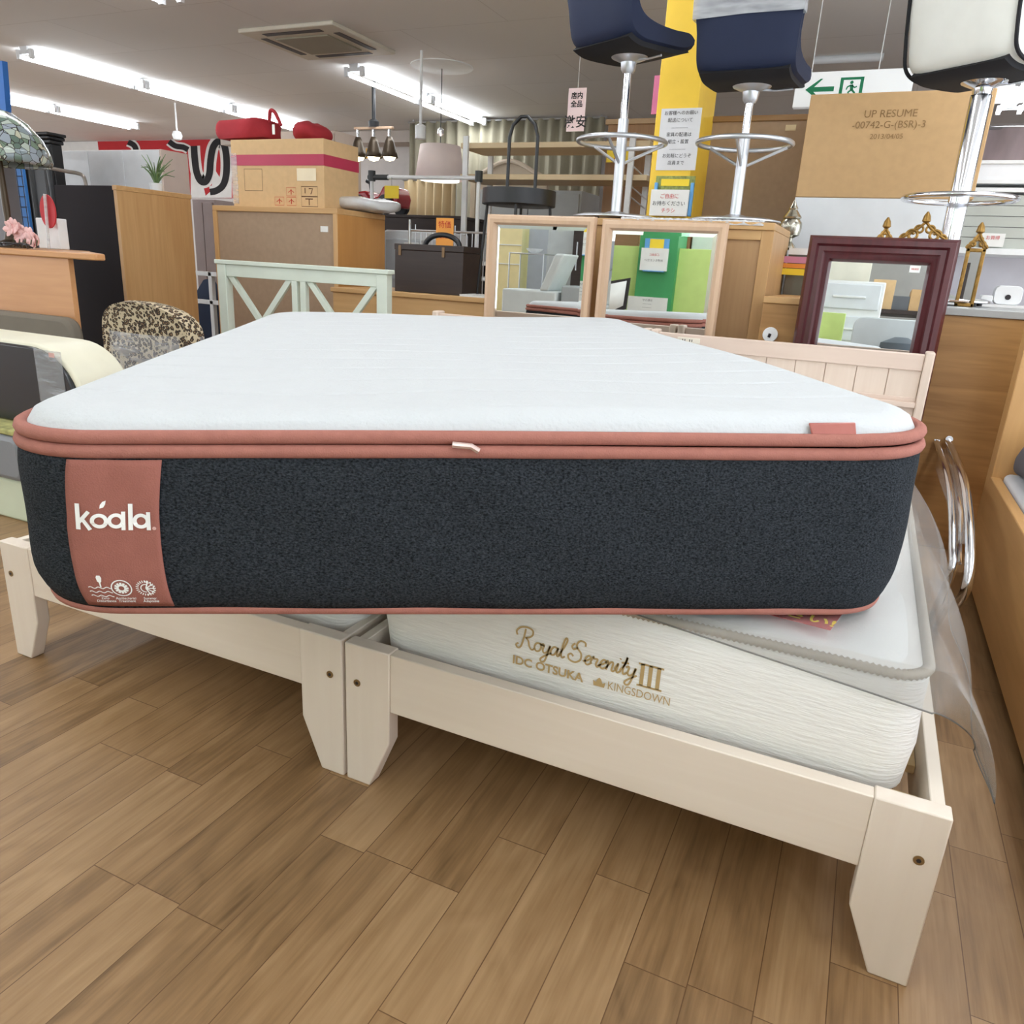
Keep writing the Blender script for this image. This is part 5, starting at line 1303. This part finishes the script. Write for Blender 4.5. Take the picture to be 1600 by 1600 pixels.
# stained-glass lamp
def glass_mat():
    m = bpy.data.materials.new('stained_glass'); m.use_nodes = True; nt = m.node_tree; N = nt.nodes; L = nt.links; b = N['Principled BSDF']
    tc = N.new('ShaderNodeTexCoord'); v = N.new('ShaderNodeTexVoronoi'); v.inputs['Scale'].default_value = 27; L.new(tc.outputs['Object'], v.inputs['Vector'])
    v2 = N.new('ShaderNodeTexVoronoi'); v2.feature = 'DISTANCE_TO_EDGE'; v2.inputs['Scale'].default_value = 27; L.new(tc.outputs['Object'], v2.inputs['Vector'])
    r = N.new('ShaderNodeValToRGB'); r.color_ramp.interpolation = 'CONSTANT'; e = r.color_ramp.elements
    cols = [(122,142,124),(184,196,186),(158,168,180),(104,124,114),(196,194,174),(136,150,156)]
    e[0].color = (*s2l(cols[0]), 1); e[1].position = .2; e[1].color = (*s2l(cols[1]), 1)
    for i, c in enumerate(cols[2:]): k = e.new(.36+.15*i); k.color = (*s2l(c), 1)
    s = N.new('ShaderNodeSeparateColor'); L.new(v.outputs['Color'], s.inputs[0]); L.new(s.outputs[0], r.inputs[0])
    th = N.new('ShaderNodeMath'); th.operation = 'LESS_THAN'; th.inputs[1].default_value = .035; L.new(v2.outputs['Distance'], th.inputs[0])
    mx = N.new('ShaderNodeMixRGB'); mx.inputs[2].default_value = (*s2l((60,58,56)), 1); L.new(th.outputs[0], mx.inputs[0]); L.new(r.outputs[0], mx.inputs[1]); L.new(mx.outputs[0], b.inputs['Base Color'])
    b.inputs['Roughness'].default_value = .15; return m
YL2 = 1.72
q = at(-6,215,YL2); zt4 = at(-4,168,YL2)[2]; zb7 = at(30,256,YL2)[2]; rr_ = at(46,240,YL2)[0]-q[0]
t = thing('stained_glass_lamp', 'table lamp with a domed leaded stained-glass shade on the oak desk', 'table lamp', (q[0], YL2, zd))
H = zt4-zb7
prof = [(rr_*.95,0),(rr_,H*.08),(rr_*.97,H*.25),(rr_*.85,H*.5),(rr_*.62,H*.75),(rr_*.35,H*.93),(rr_*.12,H)]
MB().lathe([(r, z+zb7-zd) for r, z in prof], (q[0],YL2,zd), 32, cap=False).build('lamp_shade', glass_mat(), t, thick=.004)
MB().lathe([(.09,.0),(.09,.012),(.03,.04),(.014,.10),(.018,.2),(.012,zb7-zd+.05),(.01,zt4-zd+.02)], (q[0],YL2,zd), 18).build('lamp_base', M_bronze, t)
# blue cloth strip hanging at the very edge
Yc_ = 1.95
a = at(-30,95,Yc_); b = at(9,170,Yc_); zt5 = at(0,95,Yc_)[2]; zgb = at(4,256,Yc_)[2]
o = MB().prism([(at(-40,90,Yc_)[0], zt5), (at(3,95,Yc_)[0], zt5), (at(9,168,Yc_)[0], b[2]), (at(6,255,Yc_)[0], zgb+.001), (at(-40,255,Yc_)[0], zgb+.001)], 'y', Yc_, Yc_+.03).build('blue_board', mat('bright_blue', (30,96,170), .5))
tag(o, 'bright blue board at the left edge, behind the stained-glass lamp', 'board')
tag(MB().box(at(-40,300,Yc_)[0], at(13,300,Yc_)[0], Yc_-.03, Yc_+.06, zd+.001, zgb).build('grey_box', mat('dark_grey_box', (104,104,108), .5), bevel=.004), 'dark grey box on the oak desk at the left edge, under the blue board', 'box')
# pink flowers and cables
rnd = random.Random(5)
qf = at(42,372,YDs+.12)
t = thing('artificial_flowers', 'bunch of pale pink artificial flowers lying on the oak desk', 'flowers', (qf[0], YDs+.14, zd))
for k in range(15):
    u = 18+rnd.random()*46; v = 352+(u-18)*.55+rnd.random()*14-4
    p = at(u, min(v, 382), YDs+.13+rnd.random()*.06); mb = MB(); pz = max(p[2], zd+.045)
    tilt = rnd.random()*.8-.2
    for j in range(5):
        a = j*1.2566+k; ls = []
        for q, (rr, dd) in enumerate(((.002,0),(.011,.007),(.016,.018),(.014,.030),(.003,.038))):
            cx_, cz_2 = p[0]+math.cos(a)*dd, pz+math.sin(a)*dd
            ls.append([(cx_-math.sin(a)*rr*math.cos(g), p[1]-.012*q*.5+rr*.35*math.sin(g)+tilt*.01*q, cz_2+math.cos(a)*rr*math.cos(g)) for g in [i*math.pi/4 for i in range(8)]])
        mb.loops(ls)
    mb.build('blossom', mat('pale_pink_petal', (244,200,198), .7, var=.1, vscale=30), t)
st_ = MB()
for k in range(5):
    p = at(20+9*k, 376, YDs+.12); st_.tube([(p[0]-.05, YDs+.15, zd+.008), (p[0], YDs+.12, zd+.02), (p[0]+.04, YDs+.1, zd+.045)], .003, 6)
st_.build('stems', mat('stem_green', (90,104,80), .7), t)
cb = MB()
for k in range(4):
    P = []
    for i in range(9):
        u = -8+i*7.5; p = at(u, 388, YDs+.03+.02*k); P.append((p[0], YDs+.02+.018*k+.02*math.sin(i*1.3+k), zd+.005+.020*abs(math.sin(i*.9+k*.7))))
    cb.tube(cat_rom(P, 5), .004, 7)
tag(cb.build('black_cable', M_black), 'tangled black cable on the oak desk in front of the pink flowers', 'cable')
# red paddle fan and white box behind
x0, x1, z0, z1 = tb(55,340,94,385,2.05)
t = tag(MB().prism(rrect(x0, x1, zd+.001, z1-.0, .006), 'y', 2.05, 2.11).build('white_box', M_whitep, bevel=.004), 'small white box on the oak desk behind the red paddle', 'box')
q = at(71,330,2.0); zq4 = at(71,303,2.0)[2]
t = thing('round_paddle', 'red round paddle on a clear rod standing on the oak desk', 'paddle', (q[0], 2.0, zd))
MB().tube([(q[0]-.01, 2.0, zd+.001), (q[0]+.012, 2.0, zq4)], .008, 8).build('rod', clear('clear_rod', (220,220,220), .6), t)
MB().prism([(q[0]+.065*math.cos(a*.2618), q[2]+.09*math.sin(a*.2618)) for a in range(24)], 'y', 2.012, 2.02).build('paddle_disc', mat('paddle_red', (206,48,56), .5), t, .002)
# leopard chair
Yl = 1.45
x0, x1, z0, z1 = tb(143,467,290,560,Yl); zt6 = at(225,466,Yl)[2]; xm = (x0+x1)/2; w = x1-x0
def leopard():
    m = bpy.data.materials.new('leopard_print'); m.use_nodes = True; nt = m.node_tree; N = nt.nodes; L = nt.links; b = N['Principled BSDF']; b.inputs['Roughness'].default_value = .9
    tc = N.new('ShaderNodeTexCoord'); n = N.new('ShaderNodeTexNoise'); n.inputs['Scale'].default_value = 30; L.new(tc.outputs['Object'], n.inputs['Vector'])
    mxv = N.new('ShaderNodeMixRGB'); mxv.inputs[0].default_value = .02; L.new(tc.outputs['Object'], mxv.inputs[1]); L.new(n.outputs['Color'], mxv.inputs[2])
    v = N.new('ShaderNodeTexVoronoi'); v.inputs['Scale'].default_value = 62; L.new(mxv.outputs[0], v.inputs['Vector'])
    r = N.new('ShaderNodeValToRGB'); e = r.color_ramp.elements
    e[0].position = 0; e[0].color = (*s2l((138,112,82)), 1); e[1].position = 1; e[1].color = (*s2l((206,190,160)), 1)
    for p_, c_ in ((.22,(134,108,80)),(.30,(56,44,38)),(.50,(60,48,40)),(.58,(206,190,160))): k = e.new(p_); k.color = (*s2l(c_), 1)
    L.new(v.outputs['Distance'], r.inputs[0]); L.new(r.outputs[0], b.inputs['Base Color']); return m
M_leo = leopard()
t = thing('leopard_chair', 'leopard print chair wrapped round the back in clear film', 'chair', (xm, Yl+.3, 0))
hgt = zt6-.34
def backl(d, s=1.):
    out = []
    for i in range(25):
        u = i/24; a = math.pi*u; X = -math.cos(a); 
        zz = zt6-.015-(1-abs(math.sin(a))**.55)*hgt*.45 if 0 < u < 1 else zt6-hgt*.46
        out.append((xm+X*w/2*s, zz))
    out = [(xm-w/2*.98*s, zt6-hgt*.7), (xm-w/2*.9*s, .36)]+[] if False else out
    return [(xm-w/2*s*.93, .36)]+[(xm-w/2*s*.95, zt6-hgt*.75)]+out+[(xm+w/2*s*.95, zt6-hgt*.75), (xm+w/2*s*.93, .36)]
def bl_(y, s): return [(x, y+.05*((x-xm)/(w/2))**2+.10*(zt6-z)*-.3, .36+(z-.36)*(1-(1-s)*.6)) for x, z in backl(0, s)]
MB().loops([bl_(Yl, .90), bl_(Yl-.012, .97), bl_(Yl+.03, 1.), bl_(Yl+.08, .98), bl_(Yl+.10, .9)]).build('backrest', M_leo, t)
zc0, zc1 = zt6-hgt*.80, zt6-hgt*.36
ls = []
for z in np.linspace(zc0, zc1, 5):
    k = .97+.015*math.sin(z*40)
    ls.append([(xm-w/2*k*1.03, Yl+.12, z), (xm-w/2*k*1.02, Yl+.06, z), (xm-w/2*.5, Yl-.024, z), (xm, Yl-.036, z), (xm+w/2*.5, Yl-.024, z), (xm+w/2*k*1.02, Yl+.06, z), (xm+w/2*k*1.03, Yl+.12, z), (xm, Yl+.19, z)])
MB().loops(ls, False, False).build('stretch_wrap', clear('chair_wrap', (226,230,240), .30, .1, .8, 40), t)
MB().prism(rrect(xm-w/2*.95, xm+w/2*.95, Yl+.02, Yl+.55, .1), 'z', .30, .42).build('seat', M_leo, t, .03, seg=3)
MB().lathe([(.03,.05),(.03,.3)], (xm, Yl+.28, 0), 16).build('column', M_chrome, t)
for k in range(5):
    a = k*1.2566; MB().tube([(xm, Yl+.28, .07), (xm+.27*math.cos(a), Yl+.28+.27*math.sin(a), .02)], [.025, .015], 8).build('leg', M_black, t)
# low couch at the left edge: pale green base, grey cushion, cloth
YS = .62
t = thing('low_couch', 'low couch with a pale green base and grey cushion at the left edge', 'couch', (-1.6, .9, 0))
M_pgreen = mat('pale_green_base', (206,214,190), .6)
def zz_(v): return atx(8, v, -.92)[2]
MB().box(-2.6, -.86, YS-.0, 1.35, .0, .16).build('couch_base', M_pgreen, t, .01)
MB().prism(rrect(-2.6, -.84, .161, .33, .04), 'y', YS-.02, 1.36).build('seat_cushion', mat('grey_leather', (132,136,142), .35), t, .02, seg=3)
o = MB().box(-2.5, -.87, YS-.015, 1.0, .331, .352).build('folded_cloth', mat('yellow_green_check', (178,176,116), .9, var=.35, vscale=25), bevel=.006)
tag(o, 'folded yellowish green cloth between the low couch and the black and cream ottoman', 'cloth')
# black and cream rounded ottoman
Yo = .72
bx = at(125,602,Yo)[0]; ztop = at(40,537,Yo)[2]; zbt = .353; tb_ = .03
t = thing('ottoman', 'rounded cream ottoman with a shiny black front and film wrap, on the low couch', 'ottoman', (bx-.5, Yo+.25, zbt))
xl_ = bx-1.0; Rr = ztop-zbt-.03
def arch(dx, dz):
    out = [(xl_, zbt), (xl_, ztop+dz)]
    R = .19
    for i in range(11):
        a = math.pi/2-math.pi/2*i/10; out.append((bx+dx-R*1.25+R*1.25*math.cos(a), ztop+dz-R+R*math.sin(a)))
    out += [(bx+dx, zbt)]
    return out
M_cre = mat('cream_leather', (232,228,206), .45); M_blk = mat('gloss_black_leather', (34,36,42), .22)
MB().prism(arch(.006, .006), 'y', Yo+.0, Yo+.21).build('cream_shell', M_cre, t, .012, seg=3)
MB().prism(arch(-.006, -.006), 'y', Yo-.015, Yo+.1).build('black_front', M_blk, t, .008)
xw0 = at(62,560,Yo)[0]; xw1 = at(103,560,Yo)[0]
MB().box(xw0, xw1, Yo-.0185, Yo-.0165, zbt, ztop-.01).build('film_wrap', clear('ottoman_wrap', (206,210,216), .3, .15, .5, 60), t)
a_ = at(80,555,Yo-.02); MB().box(a_[0]-.014, a_[0]+.014, Yo-.0195, Yo-.0186, a_[2]-.008, a_[2]+.008).build('sticker', mat('pale_pink_print', (214,172,164), .6), t)
# cream arm of another seat at the edge
q = at(5,516,1.15)
tag(MB().prism([(x, z) for x, z in rrect(q[0]-.6, at(22,516,1.15)[0], .0, at(5,500,1.15)[2], .08)], 'y', 1.42, 1.49).build('armchair', mat('taupe_cloth', (120,112,100), .8), bevel=.02), 'taupe seat back at the left edge between the oak desk and the ottoman', 'seat')
# white bed end and basket between cupboards
Yw = 3.9
x0, x1, z0, z1 = tb(296,422,345,470,Yw)
t = thing('white_bed_rail', 'white wooden bed end with a navy bundle, between oak cupboard and large cabinet', 'bed end', ((x0+x1)/2, Yw, 0))
for v in (424, 468): z = at(316,v,Yw)[2]; MB().box(x0-.05, x1+.1, Yw, Yw+.04, z-.035, z).build('rail', M_white, t, .004)
for u in (296, 328): xx = at(u,440,Yw)[0]; MB().box(xx-.02, xx+.02, Yw, Yw+.04, 0, at(316,424,Yw)[2]).build('post', M_white, t, .004)
x0, x1, z0, z1 = tb(297,436,324,452,Yw+.08)
tag(blob((x0+x1)/2, Yw+.2, .0, (x1-x0)/2+.05, .1, z1, 21).build('navy_bundle', mat('navy_cloth', (52,64,88), .8), smooth=True), 'navy cloth bundle behind the white bed end', 'bundle')
x0, x1, z0, z1 = tb(307,350,330,460,4.6)
tag(MB().box(x0-.05, x1+.3, 4.6, 4.7, 0, z0).build('dark_cupboard', M_wenge, bevel=.004), 'dark brown board behind the white bed end', 'board')
x0, x1, z0, z1 = tb(300,475,345,530,3.4)
tag(MB().box(x0-.08, x0+.45, 3.78, 3.86, 0, at(320,474,3.78)[2]).build('grey_board', mat('charcoal_board', (112,110,112), .6), bevel=.004), 'grey board on the floor behind the leopard chair', 'board')

# ================================================================ BEHIND THE CAMERA (seen in the mirrors)
def rbox(u0, v0, u1, v1, ym, y): 
    a = refl(u0, v0, ym, y); b = refl(u1, v1, ym, y); return a[0], b[0], b[2], a[2]
yP = -3.2
x0, x1, z0, z1 = rbox(1003,350,1046,500,YM2,yP)
struct(MB().box(x0, x1, yP-.42, yP, 0, CEIL), 'trim_3', mat('green_pillar_paint', (70,160,98), .5), bevel=.004)
M_lime = mat('lime_panel', (206,232,140), .6)
for (u0, v0, u1, v1, lb_) in ((958,383,997,520,'lime green partition panel left of the green pillar in the mirror'), (1057,388,1114,520,'lime green partition panel right of the green pillar in the mirror')):
    xa, xb, za, zb8 = rbox(u0,v0,u1,v1,YM2,yP-.1)
    t = thing('partition_panel', lb_, 'partition', ((xa+xb)/2, yP-.1, 0), 'lime green partitions')
    MB().box(xa-.25*(u0 < 1000), xb+.25*(u0 > 1000), yP-.14, yP-.1, .06, zb8).build('panel_board', M_lime, t, .004)
    MB().box(xa+.05, xb-.05, yP-.25, yP+.02, 0, .06).build('panel_foot', M_lgrey, t, .004)
def notice(u0, v0, u1, v1, lb_, lines, col=M_paper, k=.03, y=yP+.012):
    xa, xb, za, zb8 = rbox(u0,v0,u1,v1,YM2,y)
    xa, xb = sorted((xa, xb))
    o = tag(MB().box(xa, xb, yP+.001, y, za, zb8).build('notice_sheet', col), lb_, 'notice')
    for i, s in enumerate(lines):
        text('notice_print', s, k, ((xa+xb)/2, y+.0003, zb8-(zb8-za)*(.2+.7*i/max(1, len(lines)))), (-1,0,0), ZP, M_ink, o)
    return o
notice(982,462,1040,498,'white notice sheet low on the green pillar, seen in the beech mirror',['お知らせ','-----------','-----------','-----------'])
xa, xb, za, zb8 = rbox(1008,372,1044,394,YM2,yP+.03); xa, xb = sorted((xa, xb))
t = thing('leaflet_holder', 'blue leaflet holder on the green pillar, seen reflected in the beech mirror', 'leaflet holder', ((xa+xb)/2, yP, za))
xa2, xb2, za2, zb9 = rbox(1003,387,1041,424,YM2,yP+.05)
MB().box(xa, xb, yP+.001, yP+.012, za2, zb8).build('back_plate', mat('sky_blue_plastic', (104,168,224), .4), t, .003)
MB().box(xa+.06, xb-.06, yP+.012, yP+.016, zb9, zb8-.005).build('yellow_card', M_yel, t)
l = MB().box(xa2, xb2, yP+.02, yP+.05, za2, zb9).build('leaflet', M_paper, t)
for i, s in enumerate(('ご自由に', 'お持ちください')): text('leaflet_print', s, .03, ((xa2+xb2)/2, yP+.0504, zb9-.08-.06*i), (-1,0,0), ZP, M_red if i == 0 else M_ink, l)
MB().box(xa+.02, xb-.02, yP+.001, yP+.06, za2-.012, za2).build('holder_shelf', mat('sky_blue_plastic', (104,168,224), .4), t, .003)
# black framed sign on a stand
y = -2.0
a = refl(955,442,YM2,y); b = refl(984,434,YM2,y); c = refl(955,477,YM2,y)
t = thing('menu_stand', 'black framed notice on a stand, reflected in the right beech mirror', 'sign stand', (a[0], y, 0))
fr = lambda: None
MB().add([(a[0]-.2, y+.02, a[2]-.42), (b[0], y+.02, b[2]-.30), (b[0], y-.03, b[2]), (a[0]-.2, y-.03, a[2]-.02), (a[0]-.2, y, a[2]-.42), (b[0], y, b[2]-.30), (b[0], y-.05, b[2]), (a[0]-.2, y-.05, a[2]-.02)],
  [(0,1,2,3),(7,6,5,4),(0,4,5,1),(1,5,6,2),(2,6,7,3),(3,7,4,0)]).build('sign_frame', M_dark, t)
MB().add([(a[0]-.17, y+.026, a[2]-.38), (b[0]-.03, y+.026, b[2]-.27), (b[0]-.03, y-.018, b[2]-.03), (a[0]-.17, y-.018, a[2]-.05)], [(0,1,2,3)]).build('sign_sheet', M_paper, t, thick=.002)
MB().tube([(a[0]-.02, y-.03, .02), (a[0]-.02, y-.03, a[2]-.2)], .016, 8).build('post', M_black, t)
MB().lathe([(.15,0),(.15,.015),(.03,.03)], (a[0]-.02, y-.03, 0), 24).build('base', M_black, t)
# brown and white shelves beyond the partitions
for (u0, v0, u1, v1, m_, lb_, nm) in ((955,356,998,384,wood('reddish_shelf', (178,132,100), (160,112,82), 'x'),'reddish brown cabinet above the lime panel, reflected in the beech mirror','brown_cabinet'),
                                 (1062,360,1077,392,wood('reddish_shelf', (178,132,100), (160,112,82), 'x'),'reddish brown cabinet right of the green pillar, reflected in the beech mirror','brown_cabinet'),
                                 (1084,358,1116,392,M_white,'white cabinet right of the green pillar, reflected in the beech mirror','white_cabinet')):
    xa, xb, za, zb8 = rbox(u0,v0,u1,v1,YM2,yP-.6); xa, xb = sorted((xa, xb))
    t = thing(nm, lb_, 'cabinet', ((xa+xb)/2, yP-.8, 0))
    MB().box(xa, xb, yP-1., yP-.6, 0, zb8).build('cabinet_body', m_, t, .004)
    MB().box(xa+.01, xb-.01, yP-.598, yP-.585, .1, zb8-.03).build('door', m_, t, .003)
xa, xb, za, zb8 = rbox(950,340,1130,358,YM2,yP-1.3)
t = tag(MB().box(xa-.5, xb+.6, yP-1.5, yP-1.3, 0, zb8+.1).build('lime_screen', M_lime, bevel=.004), 'tall lime screen behind the reflected cabinets', 'screen')
# things in the left beech mirror
y = -3.5
xa, xb, za, zb8 = rbox(779,348,812,450,YM,y)
t = thing('cream_cupboard', 'cream yellow cupboard reflected at the left of the left beech mirror', 'cupboard', ((xa+xb)/2, y-.2, 0))
MB().box(xa-.3, xb, y-.4, y, 0, zb8).build('cupboard_body', mat('cream_yellow', (238,224,170), .5), t, .005)
for v in (382, 412): z = refl(800,v,YM,y)[2]; MB().box(xa-.3, xb, y, y+.012, z-.012, z).build('shelf_edge', M_white, t, .002)
xa, xb, za, zb8 = rbox(858,350,896,440,YM,-3.0)
t = thing('grey_cupboard', 'pale grey cupboard reflected in the left beech mirror', 'cupboard', ((xa+xb)/2, -2.6, 0))
MB().box(xa, xb, -3.3, -3.0, 0, zb8).build('cupboard_body', M_lgrey, t, .005)
MB().box(xa+.03, xb-.03, -2.998, -2.985, .1, zb8-.05).build('door', M_lgrey, t, .004)
xa, xb, za, zb8 = rbox(828,350,856,440,YM,-3.6)
t = thing('folding_screen', 'tall bluish grey screen reflected in the left beech mirror', 'panel', ((xa+xb)/2, -3.6, 0))
MB().box(xa, xb, -3.66, -3.6, 0, zb8).build('panel_board', mat('bluish_grey', (178,186,198), .5), t, .005)
xa, xb, za, zb8 = rbox(898,348,912,440,YM,-2.75)
t = thing('brown_wardrobe', 'dark brown wardrobe reflected at the right of the left beech mirror', 'wardrobe', (xa+.1, -2.5, 0))
MB().box(xa, xb+.0, -2.95, -2.75, 0, zb8).build('wardrobe_body', M_wenge, t, .005)
MB().tube([(xa+.06, -2.735, zb8-.5), (xa+.06, -2.735, zb8-.2)], .008, 8).build('handle', M_steel, t)
y = -1.9
xa, xb, za, zb8 = rbox(785,450,868,471,YM,y); yq2 = y
t = thing('grey_sofa_bed', 'pale grey sofa bed with a raised back, reflected in the left beech mirror', 'sofa bed', ((xa+xb)/2, y, 0))
MB().box(xa, xb, y-.45, y, .05, zb8).build('sofa_base', mat('pale_grey_cloth', (206,212,212), .8), t, .02, seg=3)
p0 = refl(842,456,YM,y); p1_ = refl(868,396,YM,y)
MB().prism([(p0[0], zb8), (p0[0]+.10, zb8), (p1_[0]+.10, p1_[2]), (p1_[0], p1_[2])], 'y', y-.45, y).build('sofa_back', mat('pale_grey_cloth', (206,212,212), .8), t, .02, seg=3)
xa, xb, za, zb8 = rbox(872,446,910,472,YM,-1.85)
MB().box(xa, xb, -2.3, -1.95, .02, zb8).build('chaise', mat('mid_grey_cloth', (168,174,176), .8), t, .02, seg=3)
y = -2.5
xa, xb, za, zb8 = rbox(797,394,848,440,YM,y)
t = thing('wire_trolley', 'small steel trolley with a white bowl, reflected in the left beech mirror', 'trolley', ((xa+xb)/2, y, 0))
for xx in (xa, xb):
    for yy in (y-.3, y): MB().tube([(xx, yy, 0), (xx, yy, zb8)], .008, 8).build('leg', M_steel, t)
MB().box(xa, xb, y-.3, y, zb8-.012, zb8).build('shelf', M_steel, t, .002)
MB().box(xa, xb, y-.3, y, .25, .262).build('shelf', M_steel, t, .002)
tag(MB().lathe([(.03,0),(.08,.03),(.10,.05),(.095,.05),(.07,.03),(.001,.015)], ((xa+xb)/2+.03, y-.15, zb8+.001), 20, cap=False).build('bowl', M_whitep), 'white bowl on the steel trolley seen in the left beech mirror', 'bowl')
bx_ = rbox(814,420,838,436,YM,y+.02); x_, X_ = bx_[0], bx_[1]
tag(MB().loops([[(x_+.03,y-.25,.263),(X_-.03,y-.25,.263),(X_-.03,y-.03,.263),(x_+.03,y-.03,.263)],[(x_,y-.27,.45),(X_,y-.27,.45),(X_,y-.01,.45),(x_,y-.01,.45)]]).build('basket', mat('blue_basket', (60,84,160), .5)), 'blue basket on the lower shelf of the reflected steel trolley', 'basket')
# things in the mahogany mirror
y = -2.7
def rb2(u0, v0, u1, v1, yy): 
    a = refl(u0, v0, YR, yy); b = refl(u1, v1, YR, yy); x_, X_ = sorted((a[0], b[0])); return x_, X_, b[2], a[2]
xa, xb, za, zb8 = rb2(1280,436,1368,530,y)
t = thing('drawer_tower', 'white translucent drawer tower reflected in the mahogany mirror', 'drawers', ((xa+xb)/2, y-.2, 0))
MB().box(xa, xb, y-.4, y, 0, zb8).build('drawer_case', M_white, t, .01)
n = 5
for k in range(n):
    z_0 = zb8*(k+.12)/n; o = MB().box(xa+.03, xb-.03, y-.002, y+.02, z_0, zb8*(k+.9)/n).build('drawer', M_trw, t, .008)
    MB().box(xa+.15, xb-.15, y+.02, y+.035, z_0+.10, z_0+.12).build('pull', M_whitep, o, .004)
xa, xb, za, zb8 = rb2(1266,486,1312,545,-2.2)
tag(MB().box(xa, xb, -2.24, -2.2, 0, zb8).build('lime_board', M_lime, bevel=.004), 'lime green board reflected low in the mahogany mirror', 'board')
xa, xb, za, zb8 = rb2(1336,494,1450,550,-1.9)
t = thing('grey_headboard', 'pale grey rounded headboard reflected in the mahogany mirror', 'headboard', ((xa+xb)/2, -1.95, 0))
MB().prism(rrect(xa, xb, .0, zb8, .08), 'y', -2.0, -1.9).build('padded_board', M_lgrey, t, .01)
xa, xb, za, zb8 = rb2(1422,528,1446,560,-1.62)
tag(MB().lathe([(.04,0),(.16,.1),(.19,.3),(.15,max(.35, zb8-.05)),(.05,max(.4, zb8))], (min((xa+xb)/2, 2.06), -1.7, 0), 24).build('round_pouf', mat('slate_pouf', (84,92,100), .7)), 'slate grey rounded pouf reflected at the corner of the mahogany mirror', 'pouf')
y = -3.1
x_t = rb2(1365,478,1452,500,y)
t = thing('storage_shelf', 'dark storage shelf holding cartons, reflected in the mahogany mirror', 'shelf', ((x_t[0]+x_t[1])/2, y-.2, 0))
ztop_ = refl(1400,484,YR,y)[2]
MB().box(x_t[0]-.1, x_t[1]+.3, y-.5, y, ztop_-.04, ztop_).build('shelf_board', M_wenge, t, .003)
for xx in (x_t[0]-.1, x_t[1]+.26): MB().box(xx, xx+.04, y-.5, y, 0, ztop_-.04).build('side_panel', M_wenge, t, .003)
for (u0, v0, u1, v1, lb_, m_) in ((1366,436,1392,484,'brown carton left on the reflected storage shelf',M_carton2),(1425,452,1452,484,'brown carton at the right on the reflected storage shelf',M_carton),(1396,462,1418,484,'dark grey box on the reflected storage shelf between two cartons',mat('slate_box', (96,98,102), .6))):
    xa, xb, za, zb8 = rb2(u0,v0,u1,v1,y-.05)
    tag(MB().box(xa, xb, y-.4, y-.05, ztop_+.001, zb8).build('storage_carton', m_, bevel=.004), lb_, 'carton')
xa, xb, za, zb8 = rb2(1340,390,1470,480,-4.2)
t = tag(MB().box(xa-.3, xb+.8, -4.3, -4.2, 0, zb8+.1).build('grey_screen', mat('grey_screen_board', (160,158,156), .7), bevel=.004), 'grey partition screen reflected across the top of the mahogany mirror', 'screen')

xa, xb, za, zb8 = rb2(1276,380,1352,470,-3.6)
tag(MB().box(xa-.4, xb, -3.66, -3.6, 0, zb8+.1).build('cream_board', mat('cream_board', (240,238,224), .6), bevel=.004), 'tall cream board reflected at the top left of the mahogany mirror', 'board')
